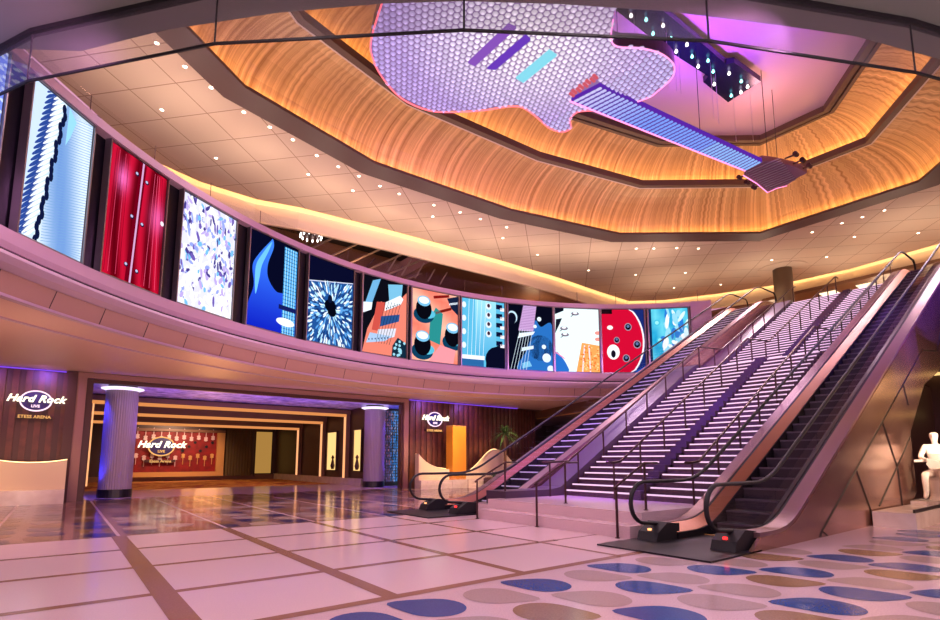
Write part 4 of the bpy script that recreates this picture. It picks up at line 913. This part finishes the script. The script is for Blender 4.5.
def handrail(y, knots, posts, label, r=.031, glass=False):
    t = empty('stair_handrail', (knots[0][0], y, knots[0][1]-.9), label, 'handrail', 'stair handrails')
    b = MB(); b.tube([(x, y, z) for x, z in knots], r, M['bronze'], 8); b.build('rail', t, smooth=True)
    for (x, zb, zt) in posts:
        b = MB(); b.tube([(x, y, zb), (x, y, zt)], .025, M['bronze'], 6); b.lathe([(.045, zb), (.045, zb+.015)], x, y, M['bronze'], 8); b.build('post', t)
    return t
def stair_rail(y, xa, xb, label, st=1.15, lead=True):
    kn = []; po = []
    x = xa
    ks = [xa-.0, 11.5, 19.1, 20.9, 28.75]
    pts = [k for k in ks if xa <= k <= xb]
    if pts[0] != xa: pts = [xa]+pts
    if pts[-1] != xb: pts += [xb]
    kn = [(k, sz(k)+.93) for k in pts]
    if lead: kn = [(xa-.28, sz(xa)+.93)]+kn
    kn = kn+[(xb+.35, sz(xb+.35)+.9)]
    n = int((xb-xa)/st)
    def zat(q):
        for (p, z), (p2, z2) in zip(kn, kn[1:]):
            if p <= q <= p2: return z+(z2-z)*(q-p)/(p2-p)
        return kn[-1][1]
    for i in range(n+1): q = xa+(xb-xa)*i/n; po.append((q, sz(q) if q < 29 else 9.3, zat(q)))
    return handrail(y, kn, po, label)
stair_rail(10.22, 10.75, 28.6, 'stair handrail along the left edge beside the left escalator')
stair_rail(8.42, 11.2, 28.8, 'stair handrail down the middle, just left of the stepped centre curb')
stair_rail(6.3, 11.2, 28.8, 'stair handrail along the right edge beside the near escalator')
for y, lb in ((10.45, 'short steel rail over the two low steps, nearest the left escalator'), (8.36, 'short steel rail standing alone in the middle of the two low steps'), (6.25, 'short steel rail over the two low steps, behind the near escalator end')):
    handrail(y, [(8.3, .90), (8.36, .95), (9.3, 1.39), (9.75, 1.39)], [(8.36, 0, .94), (9.3, .46, 1.38)], lb, .024)

# ------------------------------------------------------------------ plinth, statue, shop at right
b = MB(); b.prism([(14.25, 3.88), (14.27, 3.13), (24, 3.1), (24, 3.88)], 0, .33, M['stone']); tag(b.build('display_plinth'), 'low white stone plinth beside the metal clad escalator side', 'plinth')
b = MB(); b.box(14.4, 24, 3.16, 3.2, .33, .40, M['seam']); b.box(15.5, 24, 3.17, 3.185, .4, 1.6, M['railglass']); tag(b.build('glass_guard'), 'low glass guard on the white plinth in front of the statue', 'glass guard')
def statue():
    t = empty('seated_statue', (18.2, 3.42, .33), 'white statue of a seated person holding a guitar', 'statue')
    me = bpy.data.meshes.new('figure'); ox, oy, oz = 0, 0, 0
    V = [(0, 0, .72), (0, 0, 1.0), (-.02, 0, 1.28), (-.02, 0, 1.42), (-.03, 0, 1.52), (-.05, 0, 1.66), (-.05, 0, 1.76),   # 0-6 pelvis..head
         (-.02, .21, 1.38), (-.14, .30, 1.10), (-.36, .16, 1.04), (-.44, .10, 1.05),   # 7-10 left arm
         (-.02, -.21, 1.38), (-.10, -.30, 1.10), (-.30, -.18, .98), (-.38, -.12, .97),  # 11-14 right arm
         (-.02, .12, .68), (-.45, .18, .66), (-.46, .18, .2), (-.60, .19, .06), (-.02, -.12, .68), (-.42, -.18, .62), (-.36, -.2, .2), (-.5, -.2, .06)]
    E = [(0, 1), (1, 2), (2, 3), (3, 4), (4, 5), (5, 6), (2, 7), (7, 8), (8, 9), (9, 10), (2, 11), (11, 12), (12, 13), (13, 14), (0, 15), (15, 16), (16, 17), (17, 18), (0, 19), (19, 20), (20, 21), (21, 22)]
    Rr = [.17, .14, .17, .07, .06, .115, .09, .085, .06, .045, .045, .085, .06, .045, .045, .12, .085, .06, .045, .12, .085, .06, .045]
    me.from_pydata(V, E, []); o = bpy.data.objects.new('figure', me); C.objects.link(o)
    md = o.modifiers.new('s', 'SKIN'); 
    if not me.skin_vertices: 
        bm = bmesh.new(); bm.from_mesh(me); bm.verts.layers.skin.verify(); bm.to_mesh(me); bm.free()
    for i, sv in enumerate(me.skin_vertices[0].data): sv.radius = (Rr[i], Rr[i]); sv.use_root = (i == 0)
    o.modifiers.new('u', 'SUBSURF').levels = 2
    bpy.context.view_layer.update(); dg = bpy.context.evaluated_depsgraph_get(); me2 = bpy.data.meshes.new_from_object(o.evaluated_get(dg)); bpy.data.objects.remove(o)
    me2.materials.clear(); me2.materials.append(M['statue']); me2.polygons.foreach_set('use_smooth', [True]*len(me2.polygons))
    f = bpy.data.objects.new('figure', me2); C.objects.link(f); f.parent = t; f['_o'] = (18.2, 3.42, .33)
    f.location = (-.1, 0, .0)
    b = MB(); X, Y, Z = 18.2, 3.42, .33
    b.lathe([(.26, Z), (.22, Z+.1), (.22, Z+.5), (.28, Z+.58)], X-.02, Y, M['statue'], 20); b.build('stool', t)
    b = MB(); body = catmull([(-.34+X, Z+.80), (-.28+X, Z+1.0), (X-.5, Z+1.06), (X-.62, Z+1.02), (X-.72, Z+.9), (X-.62, Z+.74), (X-.45, Z+.70)], 4)
    b.prism([(y_, z_) for y_, z_ in [(Y-.32, Z+.80), (Y-.28, Z+1.02), (Y-.12, Z+.98), (Y+.08, Z+1.06), (Y+.14, Z+.92), (Y+.06, Z+.78), (Y-.12, Z+.82), (Y-.26, Z+.72)]], X-.50, X-.42, M['statue'], 'x')
    b.box(X-.5, X-.46, Y+.1, Y+.38, Z+.98, Z+1.04, M['statue']); b.build('guitar', t)
    # face
    b = MB(); hx, hz = X-.15, Z+1.68
    b.lathe([(.016, hz-.04), (.022, hz-.02), (.01, hz+.03)], hx-.118, Y, M['statue'], 8); b.lathe([(.015, hz+.02), (.017, hz+.03), (.015, hz+.04)], hx-.10, Y+.04, M['statue'], 8); b.lathe([(.015, hz+.02), (.017, hz+.03), (.015, hz+.04)], hx-.10, Y-.04, M['statue'], 8); b.build('face', t)
    return t
statue()
b = MB(); b.box(17.2, 24, 3.3, 3.85, .33, .42, M['stone']); tag(b.build('statue_base'), 'pale slab under the seated white statue', 'base')
bpy.data.objects['seated_statue'].location.z = .42
b = MB(); b.box(30, 30.3, -14, 5.9, 0, 9.2, M['darkbrown']); b.box(20.5, 30, 5.6, 5.75, 0, 4.6, M['darkbrown']); struct(b.build('wall_shop'))
b = MB(); b.box(20, 34, -8, 3.2, 5.6, 5.8, M['void']); struct(b.build('ceiling_shop'))
for q, (y, z) in enumerate(((1.5, 4.4), (1.8, 3.4), (2.6, 5.1))):
    b = MB(); b.box(29.6, 29.9, y-1.6, y+3.2, z, z+.10, M['e_win']); tag(b.build('linear_light'), ('warm linear light behind the statue, middle of three', 'warm linear light behind the statue, lowest of three', 'warm linear light behind the statue, highest of three')[q], 'linear light', 'lights in the shop')

# ------------------------------------------------------------------ giant guitar
gz = 12.0
hid = [(9.0, 6.2), (8.4, 5.6), (7.5, 5.3), (6.5, 5.5), (5.6, 6.3), (5.05, 7.5), (4.9, 8.7)]
vis = [(5.1, 9.83), (5.4, 10.97), (5.66, 11.48), (6.26, 12.03), (7.16, 12.46), (8.09, 12.41), (8.79, 11.96), (9.4, 11.39), (9.79, 10.89), (10.19, 10.58), (10.8, 10.61), (11.56, 10.76), (12.07, 10.65), (12.14, 10.33), (11.78, 10.05), (11.71, 9.69), (11.94, 9.42), (12.5, 8.8), (12.84, 8.02), (12.83, 7.69), (12.68, 7.15), (12.41, 6.88), (12.08, 6.78), (11.59, 6.81), (11.05, 7.02), (10.55, 7.35), (10.2, 7.30), (9.75, 6.9)]
bodyp = catmull(vis+hid, 4)
G = empty('giant_guitar', (9, 9, gz), 'giant light covered electric guitar hanging under the ceiling recess', 'guitar sculpture')
b = MB(); b.prism(bodyp, gz+.05, gz+.42, M['guitarside']); b.build('body', G)
def inside(x, y, poly):
    c = False; n = len(poly)
    for i in range(n):
        x1, y1 = poly[i]; x2, y2 = poly[(i+1) % n]
        if (y1 > y) != (y2 > y) and x < (x2-x1)*(y-y1)/(y2-y1)+x1: c = not c
    return c
def gcol(x, y):
    # lamps run from lavender at the rim to pinkish white in the middle
    d_ = math.hypot((x-8.6)/3.6, (y-8.6)/3.2); c = mix((250, 236, 246), (190, 160, 225), d_**1.6)
    if x > 11.5: c = mix(c, (205, 195, 240), .5)
    return c
b = MB(); b.face([(x, y, gz+.045) for x, y in bodyp], M['gface'], rgb(150, 112, 170)); b.build('face_panel', G, recalc=False)
b = MB(); st = .175; k = 0
y = 5.2
row = 0
while y < 12.6:
    x = 4.8+(st/2 if row % 2 else 0)
    while x < 13:
        if inside(x, y, bodyp) and not (11.05 < x and 8.4 < y < 9.45-.0*(x)) :
            c = gcol(x, y); r = st*.48; jit = random.uniform(.88, 1.08); c1 = rgb(*[q*jit for q in c]); c2 = rgb(*[q*.7 for q in c])
            P = [(x+r*math.cos(PI/3*i+.3), y+r*math.sin(PI/3*i+.3), gz+.035) for i in range(6)]; A = (x, y, gz-.035)
            for i in range(6): b.face([A, P[(i+1) % 6], P[i]], M['gbulb'], [c1, c2, c2])
        x += st
    y += st*.87; row += 1
tag(b.build('face_lamps', G, recalc=False), 'lavender and white faceted lamps', None, None, 'stuff')
def gquad(pts, z0, z1, mat, nm, lbl=None, col=None):
    b = MB(); b.prism(pts, z0, z1, mat, col=col); o = b.build(nm, G, recalc=False)
    if lbl: o['label'] = lbl
gquad([(7.78, 10.08), (8.0, 10.06), (8.02, 8.46), (7.80, 8.50)], gz-.09, gz-.03, M['gface'], 'pickup', 'violet pickup', rgb(140, 85, 190))
gquad([(8.32, 9.93), (8.52, 9.82), (8.55, 8.51), (8.36, 8.48)], gz-.09, gz-.03, M['gface'], 'pickup', 'deep violet pickup', rgb(110, 60, 190))
for i in range(4):
    b = MB(); x = 9.18+i*.075; b.prism([(x, 8.46), (x+.05, 8.46), (x+.05, 9.72), (x, 9.72)], gz-.09, gz-.03, M['gface'], col=rgb(140, 225, 245)); o = b.build('pickup_bar', G, recalc=False); o['label'] = 'cyan pickup bar'
for k in range(8):
    y = 8.3+k*.125; b = MB()
    for i in range(1): x = 10.78+i*.13+(.04 if k % 2 else 0); b.prism([(x, y), (x+.2, y+.02), (x+.2, y+.09), (x, y+.08)], gz-.08, gz-.03, M['gface'], col=rgb(215, 90, 105))
    o = b.build('bridge_lamp', G, recalc=False); o['label'] = 'red bridge lamp'
nk = [(11.1, 9.41), (19.01, 8.01), (18.9, 7.4), (11.27, 8.49)]
b = MB(); b.prism(nk, gz-.06, gz+.08, M['gface'], col=rgb(92, 40, 170)); b.build('neck', G, recalc=False)
N = 44
for i in range(N):
    b = MB()
    f0 = (i+.25)/N; f1 = (i+.62)/N
    for k in range(5):
        g0, g1 = .05+k*.19, .05+k*.19+.155
        def q(f, g):
            A = Vector(nk[0]).lerp(Vector(nk[1]), f); B_ = Vector(nk[3]).lerp(Vector(nk[2]), f); p = A.lerp(B_, g); return (p.x, p.y)
        c = mix((235, 215, 250), (130, 165, 250), .2+.8*min(1, i/14)) if i < 30 else (150, 190, 250)
        b.prism([q(f0, g0), q(f1, g0), q(f1, g1), q(f0, g1)], gz-.10, gz-.06, M['gface'], col=rgb(*c))
    b.build('fret_lamp_row', G, recalc=False)
hd = [(19.37, 8.24), (20.4, 8.2), (21.41, 8.25), (21.35, 7.9), (21.46, 7.58), (21.2, 7.2), (21.08, 6.74), (20.31, 6.83), (19.37, 7.16), (18.9, 7.4), (19.01, 8.01)]
b = MB(); b.prism(hd, gz, gz+.2, pm('headstock_lilac', rgb(150, 110, 130), .4, metal=.3)); b.build('headstock', G)
b = MB()
for i in range(12): b.box(19.2+i*.18, 19.24+i*.18, 6.95+.02*i, 8.1, gz-.03, gz, M['steel'])
b.build('headstock_ribs', G)
for i in range(3):
    for s, yy in ((1, 8.35), (-1, 6.72)):
        b = MB(); x = 19.6+i*.6; b.tube([(x, yy-s*.2, gz+.1), (x, yy+s*.12, gz+.1)], .03, M['bronze'], 6); b.tube([(x-.1, yy+s*.16, gz+.1), (x+.1, yy+s*.16, gz+.1)], .08, M['bronze'], 8); b.build('tuning_peg', G)
b = MB(); rn = [v for v in catmull(vis, 4, False)]
b.tube([(x, y, gz+.0) for x, y in rn[:-40]], .02, M['e_neon'], 6); b.build('edge_neon', G)
b = MB(); b.tube([(x, y, gz+.0) for x, y in rn[-42:]], .018, M['e_pinkneon'], 6); b.build('edge_neon', G)
b = MB(); b.tube([(11.1, 9.45, gz-.05), (19.03, 8.05, gz-.05)], .025, M['e_pinkneon'], 6); b.tube([(19.37, 8.27, gz), (20.4, 8.23, gz), (21.43, 8.28, gz), (21.37, 7.9, gz), (21.48, 7.58, gz)], .02, M['e_pinkneon'], 6); b.build('edge_neon', G)
for (x, y) in ((19.4, 7.4), (20.8, 7.6), (16, 8.1), (12.2, 8.5), (6.5, 10.5), (9, 7.5)):
    b = MB(); b.tube([(x, y, gz+.15), (x, y, 15.745)], .012, M['dark'], 5); b.build('suspension_cable', G)
# reflection of the guitar neck, modelled as a solid board under the top ceiling
bz = 15.2
G2 = empty('neck_reflection', (16, 8.2, bz), 'reflection of a guitar neck with bulbs, built as a dark board high above the guitar', 'reflection')
bp = [(11.6, 8.75), (15.0, 8.66), (17.45, 8.42), (17.6, 8.68), (19.42, 8.66), (19.3, 8.0), (19.25, 7.37), (17.55, 7.52), (17.37, 7.73), (14.06, 7.82), (11.6, 7.95)]
b = MB(); b.prism(bp, bz, bz+.22, M['reflneck']); b.build('board', G2)
bl = [(12.94, 8.5), (13.44, 8.3), (14.06, 8.1), (14.09, 8.48), (14.74, 8.23), (15.38, 8.05), (15.37, 8.43), (16.0, 8.22), (16.61, 7.98), (16.6, 8.33), (17.25, 8.13), (17.79, 7.83), (17.9, 8.43), (18.53, 7.75), (19.0, 7.74), (19.1, 8.03), (19.0, 8.34)]
for i, (x, y) in enumerate(bl):
    m = M['e_bulbt'] if i % 3 == 1 or i % 5 == 3 else M['e_bulbw']; b = MB(); b.lathe([(.02, bz-.02), (.035, bz-.06), (.052, bz-.10), (.035, bz-.14), (.012, bz-.155)], x, y, m, 10); b.build('globe_bulb', G2, smooth=True)
for i in range(0, 17, 2):
    x, y = bl[i]; b = MB(); b.tube([(x+.15, y, bz), (x+.15, y, bz-1.6-.3*(i % 3))], .008, M['steel'], 4); b.build('hanging_wire', G2)
b = MB(); b.box(15.9, 16.1, 8.1, 8.3, bz+.22, 15.75, M['dark']); b.box(13, 13.2, 8.1, 8.3, bz+.22, 15.75, M['dark']); b.box(18.5, 18.7, 8.0, 8.2, bz+.22, 15.75, M['dark']); b.build('hanger', G2)

# ------------------------------------------------------------------ lights added to the room, many with no visible fixture
def spot(loc, tgt, col, e, ang=60, size=.3, blend=.6, nm='spot_light'):
    l = bpy.data.lights.new(nm, 'SPOT'); l.energy = e; l.color = col; l.spot_size = math.radians(ang); l.spot_blend = blend; l.shadow_soft_size = size
    o = bpy.data.objects.new(nm, l); C.objects.link(o); o.location = loc; o.rotation_euler = (Vector(tgt)-Vector(loc)).to_track_quat('-Z', 'Y').to_euler(); return o
def point(loc, col, e, size=.3):
    l = bpy.data.lights.new('fill_light', 'POINT'); l.energy = e; l.color = col; l.shadow_soft_size = size  # unseen fill lamp, added without a fixture
    o = bpy.data.objects.new('fill_light', l); C.objects.link(o); o.location = loc; return o
VI = (.30, .10, 1)
def area(loc, tgt, col, e, sx, sy, nm='wash_light'):
    l = bpy.data.lights.new(nm, 'AREA'); l.shape = 'RECTANGLE'; l.size = sx; l.size_y = sy; l.energy = e; l.color = col
    o = bpy.data.objects.new(nm, l); C.objects.link(o); o.location = loc; o.rotation_euler = (Vector(tgt)-Vector(loc)).to_track_quat('-Z', 'Y').to_euler(); return o
for (x, y) in ((3.5, 17.2), (10.5, 18.2), (20.5, 17.0), (28.2, 12.5), (28.2, 5)): spot((x, y, 12.9), (x*.7+2.5, y*.55, 0), (1, .70, .82), 2500, 110, .3)
for (x, y) in ((2, 2), (5, 2.5), (1, 6), (8, 0)): spot((x, y, 8.95), (x+1.0, y+2.5, 0), (1, .72, .84), 1000 if x > 3 else 420, 140, .3)
# unseen warm spots added behind the curved wall's top to brighten the tiled ceiling
for a_ in (146, 135, 125, 115, 105, 95, 85, 75, 65, 55, 45):
    x, y = CX+17.7*math.cos(math.radians(a_)), CY+17.7*math.sin(math.radians(a_)); spot((x, y, 9.8), (x+(CX-x)*.02, y+(CY-y)*.02, 13), (1, .76, .60), 360, 172, .5, 1)
for (x, y) in ((32, 13), (31.5, 6), (32, 0), (35.5, 9.5), (30, 18), (35.5, 3)): spot((x, y, 9.5), (x, y, 13), (1, .80, .62), 330, 174, .5, 1)  # more unseen spots added to lift the ceiling on the right
# unseen warm floor spots added to wash the lower soffit and slatted walls
for (x, y) in ((-1, 19), (5, 21.5), (11, 22), (17, 21.5)): spot((x, y-4, .6), (x, y, 4.8), (1, .55, .42), 420, 140, .5, 1)
spot((14.5, 8.2, 11.6), (19, 8.2, 4), (.45, .18, 1), 4200, 80, .3)
spot((10.5, 9.5, 8.0), (14, 9.6, 1), VI, 4200, 70, .2)
spot((22, 8.2, 12.7), (24, 8.2, 7), (1, .5, .72), 1700, 90, .3)
for x, y in ((9, 3), (16, 5), (12, 9)): spot((x, y, 8.4), (CX+(x-12.5)*1.5, CY+17, 5.4), (.90, .36, .85), 1050, 120, .4)  # added magenta spots without a fixture, tinting the curved wall
spot((-.5, 9, 8.4), (-2, 14, 5.4), (.95, .36, .85), 500, 120, .4)
spot((15.5, 7.6, 12.3), (15.8, 7.2, 15.7), (.42, .10, 1), 2400, 130, .3, 1)
point((20.5, 7.9, 14.2), (1, .45, .35), 150)
spot((1.0, 24.75, .1), (1.3, 25.1, 4.5), (.05, .05, 1), 420, 60, .1); spot((.95, 24.8, 4.2), (1.3, 25.1, 0), (.05, .05, 1), 500, 70, .1)
spot((14.5, 25.5, .1), (14.1, 25.9, 4.5), (.12, .06, 1), 420, 60, .1); spot((14.5, 25.5, 4.2), (14.1, 25.9, 0), (.12, .06, 1), 500, 70, .1)
spot((3.5, 21, 4.5), (1.8, 25.2, 2), (.8, .5, .9), 250, 50, .2); spot((11.5, 21, 4.5), (13.6, 26, 2), (.8, .5, .9), 250, 50, .2)
for x in (3.5, 6, 8.5, 11): spot((x, 24.6, 1.6), (x, 25.8, 4.4), (.36, .16, 1), 200, 120, .3)
for y in (31.5, 35.3): spot((7, y+.8, .6), (7, y-.8, 4.2), (1, .45, .15), 300, 150, 1.0)
spot((6.5, 38.6, 3.9), (6.2, 42, 1.8), (1, .6, .4), 800, 110, .3)
for x in (-2.2, -.6, 15.4, 18): spot((x, 21.4, 4.55), (x, 23.65, 2.6), (1, .50, .34), 130, 90, .2, 1); spot((x, 22.6, 4.55), (x, 23.65, 3.9), (.35, .12, 1), 110, 110, .1, 1)
for y in (31.4, 35.2, 39.4):
    for x in (4.5, 9.5): spot((x, y, 4.2), (x, y, 0), (1, .50, .18), 260, 140, .6, 1)
spot((-2, 3, .4), (-.5, 7, 9), (1, .86, .66), 900, 150, .5, 1); spot((10, -3, .4), (10, 0, 9), (.8, .8, .75), 900, 150, .5, 1)  # unseen floor spots added to brighten the near grey soffit
# unseen warm spots added to brighten the banquettes
for x in (-3, -.8, 15, 16.6, 19): spot((x, 20.2, 4.6), (x, 22.6, .9), (1, .62, .28), 900 if x > 0 else 300, 60, .15)
point((17.5, 1.8, 3.6), (1, .62, .35), 160, .3); spot((16.2, 1.8, 3.0), (18.1, 3.5, 1.5), (1, .8, .58), 900, 40, .2)  # unseen lamps added to brighten the statue
point((26, 0, 4.5), (1, .6, .3), 90, .3)
for x_, z_ in ((18.2, 5.0), (19.8, 5.9), (21.4, 6.6), (23.0, 7.4), (24.6, 8.2)): spot((x_, .9, z_+.9), (x_+.1, 3.9, z_-.2), (.16, .05, 1), 800, 58, .1, 1)
spot((16, 2.0, 5.5), (19.5, 3.9, 4.6), (1, .3, .8), 500, 35, .2); spot((13.5, -1, 4.5), (15.5, 3.9, 1.5), (1, .62, .35), 900, 50, .3)
for y in (2, 9, 16): point((40, y, 11.2), (1, .66, .4), 300, .6)
point((26.5, 19, 3.8), (1, .6, .4), 60, .3); point((12, 26.5, 12.0), (1, .5, .25), 120, .3); point((26, 26, 11.5), (1, .6, .35), 160, .3)
for o in list(bpy.data.objects):
    if '_o' in o: del o['_o']
